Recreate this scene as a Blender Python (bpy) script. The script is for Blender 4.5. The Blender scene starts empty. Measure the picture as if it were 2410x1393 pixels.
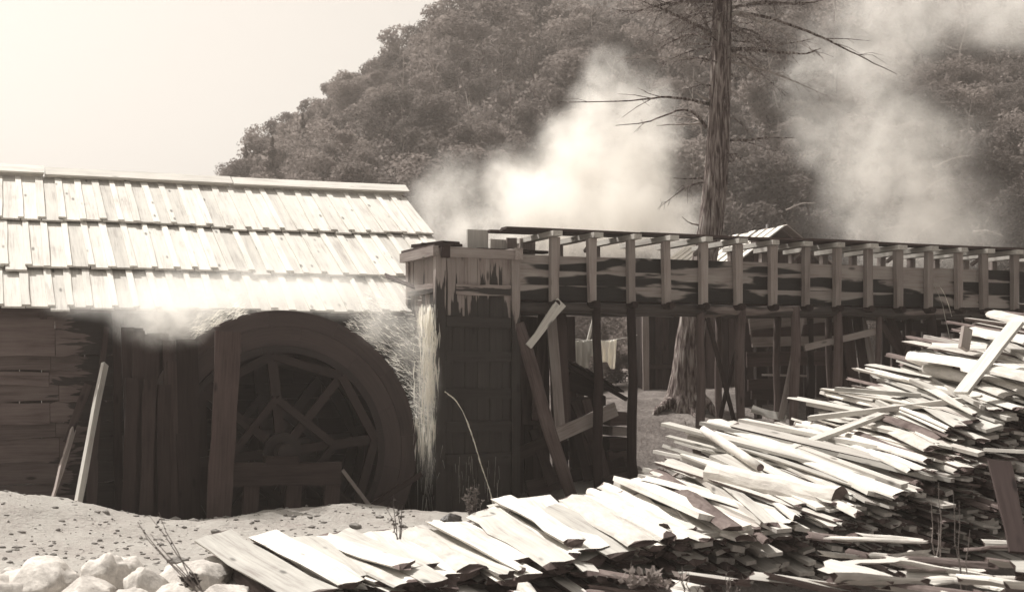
import bpy, math, random
from mathutils import Vector, Matrix, noise
R = random.Random(7)
C = bpy.context.scene.collection
sc = bpy.context.scene
rad = math.radians

# ------------------------------------------------------------------ camera
F, CX, HY, H = 3000.0, 1205.0, 840.0, 2.1        # focal length in photo pixels, centre, horizon row, eye height (m)
cd = bpy.data.cameras.new('camera'); cam = bpy.data.objects.new('camera', cd); C.objects.link(cam)
cd.sensor_width = 36; cd.lens = 36 * F / 2410; cd.shift_y = (HY - 696.5) / 2410
cd.clip_start = 0.1; cd.clip_end = 6000
cam.location = (0, 0, H); cam.rotation_euler = (rad(90), 0, 0)
cd.dof.use_dof = True; cd.dof.focus_distance = 17.5; cd.dof.aperture_fstop = 2.6
sc.camera = cam

# ------------------------------------------------------------------ sky and sun
SUN = Vector((-0.486, 0.395, 1.0)).normalized()
w = bpy.data.worlds.new('World'); sc.world = w; w.use_nodes = True
nt = w.node_tree; nt.nodes.clear()
sky = nt.nodes.new('ShaderNodeTexSky'); sky.sky_type = 'NISHITA'; sky.sun_disc = False
sky.sun_elevation = math.asin(SUN.z); sky.sun_rotation = math.atan2(SUN.x, SUN.y)
sky.air_density = 1.6; sky.dust_density = 4.0; sky.ozone_density = 1.0
bw = nt.nodes.new('ShaderNodeRGBToBW'); mx = nt.nodes.new('ShaderNodeMix'); mx.data_type = 'RGBA'; mx.blend_type = 'MULTIPLY'
mx.inputs[0].default_value = 1.0; mx.inputs[7].default_value = (1.0, 0.95, 0.875, 1)
bg = nt.nodes.new('ShaderNodeBackground'); bg.inputs[1].default_value = 0.12
wo = nt.nodes.new('ShaderNodeOutputWorld')
nt.links.new(sky.outputs[0], bw.inputs[0]); nt.links.new(bw.outputs[0], mx.inputs[6])
nt.links.new(mx.outputs[2], bg.inputs[0]); nt.links.new(bg.outputs[0], wo.inputs[0])
sl = bpy.data.lights.new('sun', 'SUN'); sl.energy = 4.8; sl.angle = rad(0.5); sl.color = (1.0, 0.96, 0.905)
so = bpy.data.objects.new('sun', sl); C.objects.link(so); so.rotation_euler = SUN.to_track_quat('Z', 'Y').to_euler(); so.location = (-20, 20, 60)
vs = sc.view_settings; vs.view_transform = 'Standard'; vs.look = 'None'; vs.gamma = 1.0; vs.exposure = 0.42; vs.use_curve_mapping = False
sc.cycles.use_denoising = True; sc.cycles.max_bounces = 8; sc.cycles.volume_bounces = 6; sc.cycles.transparent_max_bounces = 8
sc.cycles.volume_step_rate = 1.6; sc.cycles.volume_max_steps = 128; sc.cycles.use_light_tree = False

# ------------------------------------------------------------------ frame of the mill and flume
TH = rad(22.3); U = Vector((math.cos(TH), math.sin(TH), 0)); V = Vector((-math.sin(TH), math.cos(TH), 0)); P0 = Vector((0.03, 18.75, 0))
Z = Vector((0, 0, 1))
def L(s, w, z): return P0 + U * s + V * w + Z * z
def P(px, py, d): return Vector(((px - CX) / F * d, d, H - (py - HY) / F * d))
def sw(x, y): r = Vector((x, y, 0)) - P0; return r.dot(U), r.dot(V)
def S(px, w):
    k = (px - CX) / F
    return (k * (P0.y + V.y * w) - (P0.x + V.x * w)) / (U.x - k * U.y)
def LP(px, py, w):
    s = S(px, w); d = P0.y + U.y * s + V.y * w
    return P(px, py, d)
def sstep(a, b, x):
    t = max(0, min(1, (x - a) / (b - a))); return t * t * (3 - 2 * t)
def lerp(a, b, t): return a + (b - a) * t

def gz(x, y):
    s, w = sw(x, y)
    z = 0.05
    z += 0.46 * math.exp(-((s + 7.3) ** 2 / 3.2 + (w + 1.0) ** 2 / 1.6))
    z += 0.14 * math.exp(-((s + 3.1) ** 2 / 1.6 + (w + 1.25) ** 2 / 0.5))
    z -= 0.10 * math.exp(-((s + 4.9) ** 2 / 1.2 + (w + 0.6) ** 2 / 0.6))
    pit = sstep(-5.8, -5.2, s) * (1 - sstep(-1.3, -0.9, s)) * sstep(-0.75, 0.0, w) * (1 - sstep(1.3, 1.7, w))
    z -= 1.5 * pit
    z -= 0.55 * sstep(-2.4, -1.6, s) * (1 - sstep(0.4, 1.2, s)) * sstep(-1.6, -0.7, w) * (1 - sstep(0.8, 1.5, w)) * (1 - pit)
    rise = 0.30 * max(0, min(3.9, w - 0.25)) * sstep(0.2, 2.2, s)
    z += rise
    z += sstep(2.0, 12.0, s) * (0.55 * sstep(-4, 0, w))
    z -= 0.95 * (1 - sstep(-7.3, -6.3, w)) * sstep(-6.3, -4.6, s)
    z += 0.03 * noise.noise(Vector((x * 1.3, y * 1.3, 0.3))) + 0.015 * noise.noise(Vector((x * 4, y * 4, 1.7)))
    if 8 < y < 30 and abs(x) < 14: z += 0.030 * noise.noise(Vector((x * 3.1, y * 3.1, 7.7))) + 0.026 * noise.noise(Vector((x * 6, y * 6, 4.2))) * max(0, .4 + noise.noise(Vector((x * .9, y * .9, 2.2)))) * 2 + 0.014 * noise.noise(Vector((x * 13, y * 13, 9.2)))
    return z

# ------------------------------------------------------------------ materials (the photograph is a sepia print: every colour follows one warm scale)
def sep(v, hue=None):
    t = min(1, v * 2.2) ** 0.5
    if hue is not None: t = hue
    c = (1.0, 0.59 + 0.37 * t, 0.56 + 0.33 * t)
    k = v / (0.2126 * c[0] + 0.7152 * c[1] + 0.0722 * c[2])
    return (min(1, c[0] * k), min(1, c[1] * k), min(1, c[2] * k), 1)
class NB:
    def __init__(s, name):
        s.m = bpy.data.materials.new(name); s.m.use_nodes = True; s.t = s.m.node_tree; s.t.nodes.clear()
        s.out = s.n('OutputMaterial')
    def n(s, typ, ins=None, **kw):
        nd = s.t.nodes.new('ShaderNode' + typ)
        for k, v in kw.items(): setattr(nd, k, v)
        for k, v in (ins or {}).items():
            i = nd.inputs[k]
            if hasattr(v, 'is_output'): s.t.links.new(v, i)
            else: i.default_value = v
        return nd
    def noise(s, vec, scale, detail=4, rough=0.55, dist=0.0):
        return s.n('TexNoise', {'Vector': vec, 'Scale': scale, 'Detail': detail, 'Roughness': rough, 'Distortion': dist}).outputs[0]
    def math(s, op, a, b=0.0, clamp=False):
        return s.n('Math', {0: a, 1: b}, operation=op, use_clamp=clamp).outputs[0]
    def ramp(s, fac, stops):
        r = s.n('ValToRGB', {0: fac}); e = r.color_ramp.elements
        while len(e) < len(stops): e.new(0.5)
        for i, (p, v) in enumerate(stops):
            e[i].position = p; e[i].color = sep(v) if not isinstance(v, tuple) else v
        return r.outputs[0]
    def rng(s, x, a, b, c=0.0, d=1.0, smooth=True):
        return s.n('MapRange', {0: x, 1: a, 2: b, 3: c, 4: d}, interpolation_type='SMOOTHSTEP' if smooth else 'LINEAR').outputs[0]
    def mix(s, f, a, b):
        m = s.n('Mix', {0: f}, data_type='RGBA')
        for i, v in ((6, a), (7, b)):
            if hasattr(v, 'is_output'): s.t.links.new(v, m.inputs[i])
            else: m.inputs[i].default_value = v
        return m.outputs[2]
    def scalec(s, col, f):
        m = s.n('Mix', {0: 1.0}, data_type='RGBA', blend_type='MULTIPLY')
        s.t.links.new(col, m.inputs[6]); 
        cc = s.n('CombineColor', {0: f, 1: f, 2: f}); s.t.links.new(cc.outputs[0], m.inputs[7])
        return m.outputs[2]
    def mapv(s, vec, scale):
        return s.n('Mapping', {0: vec, 3: scale}).outputs[0]
    def bsdf(s, col, rough=0.8, bump=None, bs=0.4, bd=0.01, spec=0.25):
        b = s.n('BsdfPrincipled', {'Base Color': col, 'Roughness': rough, 'Specular IOR Level': spec})
        if bump is not None:
            bp = s.n('Bump', {'Height': bump, 'Strength': bs, 'Distance': bd}); s.t.links.new(bp.outputs[0], b.inputs['Normal'])
        s.t.links.new(b.outputs[0], s.out.inputs[0])
        return b
MAT = {}
def wood(name, lo, hi, rough=0.85, wet=None, var=0.35, knots=True, spec=0.2):
    """sawn wood: streaky grain along the piece, a few knots and stains, own shade for each piece; wet = (dark factor, kind)"""
    b = NB(name)
    g = b.n('Attribute', attribute_name='grain').outputs['Vector']
    oi = b.n('ObjectInfo').outputs['Random']
    fine = b.noise(b.mapv(g, (2.2, 42, 42)), 1.0, 5, 0.6)
    mid = b.noise(b.mapv(g, (0.9, 9, 9)), 1.0, 3, 0.5, 0.4)
    blot = b.noise(g, 2.1, 3, 0.6)
    f = b.math('ADD', b.math('MULTIPLY', fine, 0.45), b.math('MULTIPLY', mid, 0.4))
    f = b.math('ADD', f, b.math('MULTIPLY', blot, 0.25))
    col = b.ramp(f, [(0.36, lo * 0.75), (0.52, (lo + hi) * 0.5), (0.70, hi)])
    if knots:
        k = b.n('TexVoronoi', {'Vector': b.mapv(g, (1.6, 5.0, 5.0)), 'Scale': 1.0, 'Randomness': 1.0}).outputs[0]
        kk = b.rng(k, 0.05, 0.16, 0.35, 1.0)
        col = b.scalec(col, kk)
    v = b.math('ADD', b.math('MULTIPLY', oi, var), 1.0 - var * 0.6)
    col = b.scalec(col, v)
    rg = rough
    if wet:
        dark, kind = wet
        pos = b.n('NewGeometry').outputs['Position']
        if kind == 'flume':       # damp patches drawn out along the planks, seeping from the joints
            n1 = b.noise(b.mapv(g, (0.62, 3.4, 3.4)), 1.0, 4, 0.45, 0.35)
            z = b.n('SeparateXYZ', {0: pos}).outputs[2]
            lim = b.rng(z, 2.95, 3.62, 0.61, 0.43, False)
            m = b.rng(b.math('SUBTRACT', n1, lim), -0.030, 0.022)
        elif kind == 'tower':     # damp rising in tongues, each board its own height
            n1 = b.noise(b.mapv(g, (0.7, 9, 9)), 1.0, 4, 0.6, 0.3)
            z = b.n('SeparateXYZ', {0: pos}).outputs[2]
            h = b.math('ADD', z, b.math('MULTIPLY', b.math('SUBTRACT', n1, 0.5), -2.6))
            h = b.math('ADD', h, b.math('MULTIPLY', b.math('SUBTRACT', oi, 0.5), -0.25))
            m = b.rng(h, 3.01, 2.90, 0.0, 1.0)
            m = b.math('SUBTRACT', 1.0, m)
        else:                     # 'splash': spray from the wheel
            n1 = b.noise(b.mapv(g, (1.2, 7, 7)), 1.0, 4, 0.6, 0.6)
            x = b.n('SeparateXYZ', {0: pos}).outputs[0]
            m = b.rng(b.math('SUBTRACT', b.math('ADD', b.math('MULTIPLY', x, -0.5), b.math('MULTIPLY', n1, 0.9)), 3.52), -0.02, 0.02)
        col = b.scalec(col, b.rng(m, 0, 1, dark, 1.0, False))
        rg = b.rng(m, 0, 1, 0.45, rough, False)
    b.bsdf(col, rg, fine, 0.35, 0.006, spec)
    MAT[name] = b.m
    return b.m
wood('pale_roof_wood', 0.44, 0.66, var=0.30, knots=True)
wood('batten_wood', 0.52, 0.70, var=0.2)
wood('pale_slab_wood', 0.34, 0.62, var=0.55)
wood('grey_slab_wood', 0.30, 0.52, var=0.35)
wood('dark_wood', 0.010, 0.034, var=0.6)
wood('brown_wood', 0.024, 0.062, var=0.6)
wood('fence_wood', 0.018, 0.056, var=0.6)
wood('grey_wood', 0.17, 0.32, var=0.35)
wood('light_wood', 0.34, 0.55, var=0.25)
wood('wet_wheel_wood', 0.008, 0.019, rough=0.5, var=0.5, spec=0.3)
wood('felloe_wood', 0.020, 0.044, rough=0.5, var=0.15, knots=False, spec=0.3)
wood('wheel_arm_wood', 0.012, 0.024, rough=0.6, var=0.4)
wood('flume_wood', 0.20, 0.36, wet=(0.06, 'flume'), var=0.2)
wood('tower_wood', 0.15, 0.30, wet=(0.12, 'tower'), var=0.2)
wood('wall_wood', 0.065, 0.16, wet=(0.22, 'splash'), var=0.4)
def bark(name, lo, hi, sx=26.0, sz=3.0, bd=0.05):
    b = NB(name)
    tc = b.n('TexCoord').outputs['Object']
    g = b.mapv(tc, (sx, sx, sz))
    n1 = b.noise(g, 0.55, 6, 0.62, 0.6); n2 = b.noise(tc, 2.0, 3)
    v = b.n('TexVoronoi', {'Vector': g, 'Scale': 0.45}, feature='DISTANCE_TO_EDGE').outputs[0]
    f = b.math('ADD', b.math('MULTIPLY', n1, 0.85), b.math('MULTIPLY', b.rng(v, 0.0, 0.5), 0.14))
    f = b.math('ADD', f, b.math('MULTIPLY', n2, 0.15))
    b.bsdf(b.ramp(f, [(0.44, lo), (0.56, (lo + hi) * .42), (0.72, hi)]), 0.9, f, 1.0, bd, 0.1)
    MAT[name] = b.m
bark('pine_bark', 0.04, 0.42, 34, 4)
bark('pole_bark', 0.07, 0.22, 40, 6, 0.01)
bark('dead_bark', 0.26, 0.46, 20, 4, 0.01)
bark('far_bark', 0.06, 0.15, 10, 3, 0.01)
def grainbark(name, lo, hi):
    b = NB(name)
    g = b.n('Attribute', attribute_name='grain').outputs['Vector']
    oi = b.n('ObjectInfo').outputs['Random']
    n1 = b.noise(b.mapv(g, (5, 18, 18)), 1.0, 6, 0.65, 0.6); n2 = b.noise(g, 3.0, 4)
    f = b.math('ADD', b.math('MULTIPLY', n1, 0.6), b.math('MULTIPLY', n2, 0.4))
    col = b.scalec(b.ramp(f, [(0.3, lo), (0.65, hi)]), b.math('ADD', b.math('MULTIPLY', oi, 0.5), 0.75))
    b.bsdf(col, 0.92, f, 0.8, 0.02, 0.1); MAT[name] = b.m
grainbark('slab_bark', 0.05, 0.17)
grainbark('peeled_bark', 0.38, 0.66)
grainbark('log_bark', 0.34, 0.62)
grainbark('shaded_slab_end', 0.05, 0.13)  # cut ends darker than the wood: their shade is put into the colour
def sand():
    b = NB('sand')
    p = b.n('NewGeometry').outputs['Position']
    n1 = b.noise(p, 1.4, 5, 0.6); n2 = b.noise(p, 16, 6, 0.7); n3 = b.noise(p, 60, 3, 0.6)
    f = b.math('ADD', b.math('MULTIPLY', n1, 0.45), b.math('MULTIPLY', n2, 0.4)); f = b.math('ADD', f, b.math('MULTIPLY', n3, 0.15))
    dry = b.ramp(f, [(0.34, 0.26), (0.46, 0.38), (0.62, 0.46)])
    sep_ = b.n('SeparateXYZ', {0: p})
    # trodden earth and litter away from the sawdust and sand in front of the wheel
    wl = b.math('ADD', b.math('MULTIPLY', sep_.outputs[0], -V.x * -1.0), b.math('MULTIPLY', b.math('SUBTRACT', sep_.outputs[1], P0.y), V.y))
    e = b.rng(b.math('ADD', wl, b.math('MULTIPLY', n1, 0.8)), 0.7, 1.6)
    earth = b.ramp(f, [(0.34, sep(0.06, .7)), (0.5, sep(0.15, .78)), (0.62, sep(0.26, .85))])
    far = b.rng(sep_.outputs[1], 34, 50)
    lit = b.rng(wl, -6.2, -6.9); e = b.math('MAXIMUM', e, b.math('MULTIPLY', lit, b.rng(sep_.outputs[0], -3.2, -2.2)))
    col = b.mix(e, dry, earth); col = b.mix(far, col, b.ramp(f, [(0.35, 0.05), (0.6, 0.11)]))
    b.bsdf(col, 0.95, b.math('ADD', n2, b.math('MULTIPLY', n3, 0.4)), 1.0, 0.05, 0.1); MAT['sand'] = b.m
sand()
def leaf(name, lo, hi, tr=0.35):
    b = NB(name)
    oi = b.n('ObjectInfo').outputs['Random']
    p = b.n('TexCoord').outputs['Object']
    n1 = b.noise(p, 0.9, 4, 0.6)
    col = b.scalec(b.ramp(n1, [(0.3, sep(lo, .74 if lo < .5 else 1.03)), (0.7, sep(hi, .78 if lo < .5 else 1.03))]), b.math('ADD', b.math('MULTIPLY', oi, 0.9), 0.55))
    d = b.n('BsdfDiffuse', {'Color': col}); t = b.n('BsdfTranslucent', {'Color': col})
    m = b.n('MixShader', {0: tr, 1: d.outputs[0], 2: t.outputs[0]}); b.t.links.new(m.outputs[0], b.out.inputs[0]); MAT[name] = b.m
leaf('forest_leaf', 0.085, 0.26, 0.5)
leaf('bush_leaf', 0.12, 0.24)
leaf('weed_leaf', 0.14, 0.30)
leaf('dark_leaf', 0.05, 0.10)
leaf('stem_green', 0.10, 0.22, 0.1)
leaf('water_white', 0.90, 0.93, 0.6)
leaf('cloth', 0.72, 0.80, 0.3)
def flat(name, v, rough=0.6, sc_=6.0, amp=0.3):
    b = NB(name); p = b.n('TexCoord').outputs['Object']; n1 = b.noise(p, sc_, 4)
    n2 = b.noise(p, sc_ * 5, 6, .65, .5); n1 = b.math('ADD', b.math('MULTIPLY', n1, .55), b.math('MULTIPLY', n2, .45))
    b.bsdf(b.ramp(n1, [(0.36, sep(v * (1 - amp), .75 if v < .2 else .9)), (0.64, sep(v * (1 + amp), .8 if v < .2 else .95))]), rough, n1, 0.8, 0.03); MAT[name] = b.m
flat('iron', 0.06, 0.5)
flat('wet_stone', 0.05, 0.35)
flat('pale_stone', 0.48, 0.95, 4.0, 0.38)
flat('clod', 0.20, 0.95, 9.0, 0.5)
flat('forest_floor', 0.07, 0.95, 0.4, 0.4)

# ------------------------------------------------------------------ mesh helpers
WL = {}
class G:
    def __init__(s): s.v = []; s.f = []; s.g = []; s.mi = []
    def add(s, v, f, g=None, mi=0):
        o = len(s.v); s.v += v; s.f += [tuple(i + o for i in q) for q in f]
        s.g += g if g else [Vector((0, 0, 0))] * len(v)
        s.mi += [mi] * len(f) if isinstance(mi, int) else mi
        return s
def empty(name, loc, label=None, cat=None, group=None, kind=None):
    o = bpy.data.objects.new(name, None); C.objects.link(o); o.location = loc; o.empty_display_size = 0.2
    WL[o] = Vector(loc); tag(o, label, cat, group, kind); return o
def tag(o, label=None, cat=None, group=None, kind=None):
    if label: o['label'] = label
    if cat: o['category'] = cat
    if group: o['group'] = group
    if kind: o['kind'] = kind
    return o
def mk(name, g, mats, parent=None, label=None, cat=None, group=None, kind=None, smooth=False, origin=None):
    n = len(g.v)
    if origin is None:
        cx = sum(p.x for p in g.v) / n; cy = sum(p.y for p in g.v) / n
        cz = min(p.z for p in g.v) if parent is None else sum(p.z for p in g.v) / n
        origin = Vector((cx, cy, cz))
    me = bpy.data.meshes.new(name)
    me.from_pydata([tuple(p - origin) for p in g.v], [], g.f)
    a = me.attributes.new('grain', 'FLOAT_VECTOR', 'POINT')
    a.data.foreach_set('vector', [c for p in g.g for c in p])
    if isinstance(mats, str): mats = [mats]
    for m in mats: me.materials.append(MAT[m])
    if len(mats) > 1: me.polygons.foreach_set('material_index', g.mi)
    if smooth: me.polygons.foreach_set('use_smooth', [True] * len(me.polygons))
    o = bpy.data.objects.new(name, me); C.objects.link(o)
    if parent is not None: o.parent = parent; o.location = origin - WL[parent]
    else: o.location = origin
    WL[o] = origin
    return tag(o, label, cat, group, kind)
def frame(a, b, up):
    x = (b - a).normalized()
    y = up.cross(x)
    if y.length < 1e-4: y = Vector((1, 0, 0)).cross(x)
    y.normalize(); return x, y, x.cross(y).normalized()
def board(a, b, wd, th, up=Z, segs=3, wane=0.0, taper=1.0, off=None, bow=0.0, g=None, mi=0, skew=0.0):
    """a sawn board from a to b; wd across, th along up; edges wander by wane, end b is taper times as wide"""
    g = g or G(); x, y, z = frame(a, b, up); ln = (b - a).length
    off = off if off is not None else Vector((R.uniform(0, 50), R.uniform(0, 50), R.uniform(0, 50)))
    vs, gr, fs = [], [], []
    for i in range(segs + 1):
        t = i / segs; c = a.lerp(b, t) + z * bow * 4 * t * (1 - t)
        k = lerp(1, taper, t) * wd / 2
        l = k + R.uniform(-wane, wane); r = k + R.uniform(-wane, wane)
        sk = skew * (1 if i == segs else (-1 if i == 0 else 0))
        for (yy, zz) in ((-l, -th / 2), (r, -th / 2), (r, th / 2), (-l, th / 2)):
            q = c + y * yy + z * zz + x * (sk * yy / max(k, .01))
            vs.append(q); gr.append(off + Vector((t * ln, yy, zz)))
    for i in range(segs):
        o = i * 4
        for j in range(4):
            k = (j + 1) % 4; fs.append((o + j, o + k, o + 4 + k, o + 4 + j))
    fs.append((3, 2, 1, 0)); o = segs * 4; fs.append((o, o + 1, o + 2, o + 3))
    return g.add(vs, fs, gr, mi)
def tube(pts, rads, n=8, g=None, rough=0.0, mi=0, cap=True, capmi=None):
    g = g or G(); vs, gr, fs = [], [], []
    up = Vector((0.31, 0.77, 0.55)); off = Vector((R.uniform(0, 50), R.uniform(0, 50), R.uniform(0, 50)))
    al = 0
    for i, p in enumerate(pts):
        d = (pts[min(i + 1, len(pts) - 1)] - pts[max(i - 1, 0)]).normalized()
        y = up.cross(d).normalized(); z = d.cross(y)
        if i: al += (p - pts[i - 1]).length
        for j in range(n):
            a = 2 * math.pi * j / n; r = rads[i] * (1 + (R.uniform(-rough, rough) if rough else 0))
            q = p + (y * math.cos(a) + z * math.sin(a)) * r
            vs.append(q); gr.append(off + Vector((al, math.cos(a) * r, math.sin(a) * r)))
    for i in range(len(pts) - 1):
        for j in range(n):
            k = (j + 1) % n; fs.append((i * n + j, i * n + k, (i + 1) * n + k, (i + 1) * n + j))
    mis = [mi] * len(fs)
    if cap:
        fs.append(tuple(range(n - 1, -1, -1))); o = (len(pts) - 1) * n; fs.append(tuple(range(o, o + n))); mis += [mi if capmi is None else capmi] * 2
    return g.add(vs, fs, gr, mis)
def slab(a, b, wd, th, flat_up=True, roll=0.0, segs=5, wane=0.03, taper=0.85, bow=0.0, g=None, ragged=0.05, curve=1.0, mi=(0, 1, 2)):
    """an outside slab of a sawn log: one flat sawn side, one rounded bark side; material slots: sawn, bark, end"""
    g = g or G(); x, y, z = frame(a, b, Z); ln = (b - a).length
    m = Matrix.Rotation(roll, 3, x); y = m @ y; z = m @ z
    if not flat_up: z = -z; y = -y
    off = Vector((R.uniform(0, 50), R.uniform(0, 50), R.uniform(0, 50)))
    prof = [(-0.5, 0.0), (-0.43, -0.42 * curve), (-0.22, -0.85 * curve), (0.05, -1.0 * curve), (0.28, -0.8 * curve), (0.45, -0.38 * curve), (0.5, 0.0), (0.17, 0.03), (-0.17, 0.03)]
    n = len(prof); vs, gr, fs, mis = [], [], [], []
    rw = [R.uniform(-ragged, ragged) for _ in range(n)]; rw2 = [R.uniform(-ragged, ragged) for _ in range(n)]
    ph = R.uniform(0, 9)
    for i in range(segs + 1):
        t = i / segs; c = a.lerp(b, t) + z * bow * 4 * t * (1 - t) + y * 0.03 * math.sin(ph + t * 4) * wd * 2
        ww = wd * lerp(1, taper, t) + R.uniform(-wane, wane); hh = th * (1 + R.uniform(-.15, .15))
        sh = R.uniform(-wane, wane) * 0.5
        for j, (py, pz) in enumerate(prof):
            e = rw[j] if i == 0 else (rw2[j] if i == segs else 0)
            vs.append(c + y * (py * ww + sh) + z * (pz * hh + (0.5 if flat_up else 0.5) * th) + x * e)
            gr.append(off + Vector((t * ln, py * ww, pz * hh)))
    for i in range(segs):
        for j in range(n):
            k = (j + 1) % n; o = i * n
            fs.append((o + j, o + k, o + n + k, o + n + j)); mis.append(mi[0] if j >= 6 else mi[1])
    fs.append(tuple(range(n - 1, -1, -1))); o = segs * n; fs.append(tuple(range(o, o + n))); mis += [mi[2], mi[2]]
    return g.add(vs, fs, gr, mis)
SLABM = ['pale_slab_wood', 'slab_bark', 'shaded_slab_end']; SLABP = ['pale_slab_wood', 'peeled_bark', 'shaded_slab_end']; SLABG = ['grey_slab_wood', 'slab_bark', 'shaded_slab_end']
def blob(c, rx, ry, rz, nu=14, nv=9, amp=0.18, fr=1.3, g=None, facets=0):
    g = g or G(); vs, fs = [], []; sd = Vector((R.uniform(0, 99), R.uniform(0, 99), R.uniform(0, 99)))
    for i in range(nv + 1):
        ph = math.pi * i / nv
        for j in range(nu):
            a = 2 * math.pi * j / nu; d = Vector((math.sin(ph) * math.cos(a), math.sin(ph) * math.sin(a), math.cos(ph)))
            k = 1 + amp * noise.noise(d * fr + sd) * 2
            vs.append(c + Vector((d.x * rx * k, d.y * ry * k, d.z * rz * k)))
    for _ in range(facets):
        nn = Vector((R.uniform(-1, 1), R.uniform(-1, 1), R.uniform(-.3, 1))).normalized(); m = max((p - c).dot(nn) for p in vs) * R.uniform(.66, .88)
        vs = [p - nn * max(0, (p - c).dot(nn) - m) * .92 for p in vs]
    for i in range(nv):
        for j in range(nu):
            k = (j + 1) % nu; fs.append((i * nu + j, i * nu + k, (i + 1) * nu + k, (i + 1) * nu + j))
    return g.add(vs, fs)

# ================================================================== SETTING
def axis(lo, hi, st, outs):
    a = []; x = lo
    while x <= hi + 1e-6: a.append(x); x += st
    return sorted([-o for o in outs if -o < lo] + [o for o in outs if o > hi] + a)
def ground():
    outs = [15, 16, 18, 21, 25, 30, 37, 45, 60, 80, 120, 200, 400, 900, 2500]
    xs = axis(-9.5, 9, 0.085, outs + [9.5, 10, 10.6, 11.4, 12.4, 13.6]); ys = axis(9.5, 26, 0.085, outs + [32, 34, 37, 41, 46, 52, 70])
    ys = sorted(set([y for y in ys if y > -901] + [0, 3, 5, 6.5, 8, 26.5, 27.2, 28.2, 29.4, 31]))
    g = G(); vs = [Vector((x, y, gz(x, y))) for y in ys for x in xs]; n = len(xs)
    fs = [(j * n + i, j * n + i + 1, (j + 1) * n + i + 1, (j + 1) * n + i) for j in range(len(ys) - 1) for i in range(n - 1)]
    g.add(vs, fs); mk('ground', g, 'sand', kind='structure', smooth=True, origin=Vector((0, 0, 0)))
ground()
CREST = [(-90, -4), (-48, 0), (-36, 3.5), (-28.5, 9.5), (-25.5, 13.6), (-21.5, 17.4), (-17.8, 21.0), (-13, 23.2), (-9, 25.2), (-3.85, 29.5), (4, 37), (14, 48), (40, 72), (150, 90)]
def crest(x):
    for (x0, z0), (x1, z1) in zip(CREST, CREST[1:]):
        if x <= x1: return lerp(z0, z1, (x - x0) / (x1 - x0))
    return CREST[-1][1]
def hz(x, y):
    r = max(0, y - 52) * 0.53 + 0.8
    k = crest(x * 110 / max(60, y)) * (1 - 0.6 * sstep(118, 190, y)) * lerp(0.42, 1.0, min(1, max(0, (y - 55) / 55)))
    k = max(k, -3)
    h = -math.log(math.exp(-r / 3.0) + math.exp(-k / 3.0)) * 3.0
    return h + 1.2 * noise.noise(Vector((x * 0.06, y * 0.06, 3))) - 1.6 * (1 - sstep(44, 54, y))
def hill():
    g = G(); xs = [-110 + 3 * i for i in range(84)]; ys = [42 + 3 * j for j in range(56)]; n = len(xs)
    vs = [Vector((x, y, hz(x, y))) for y in ys for x in xs]
    g.add(vs, [(j * n + i, j * n + i + 1, (j + 1) * n + i + 1, (j + 1) * n + i) for j in range(len(ys) - 1) for i in range(n - 1)])
    mk('hill', g, 'forest_floor', kind='structure', smooth=True, origin=Vector((0, 0, 0)))
hill()

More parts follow.
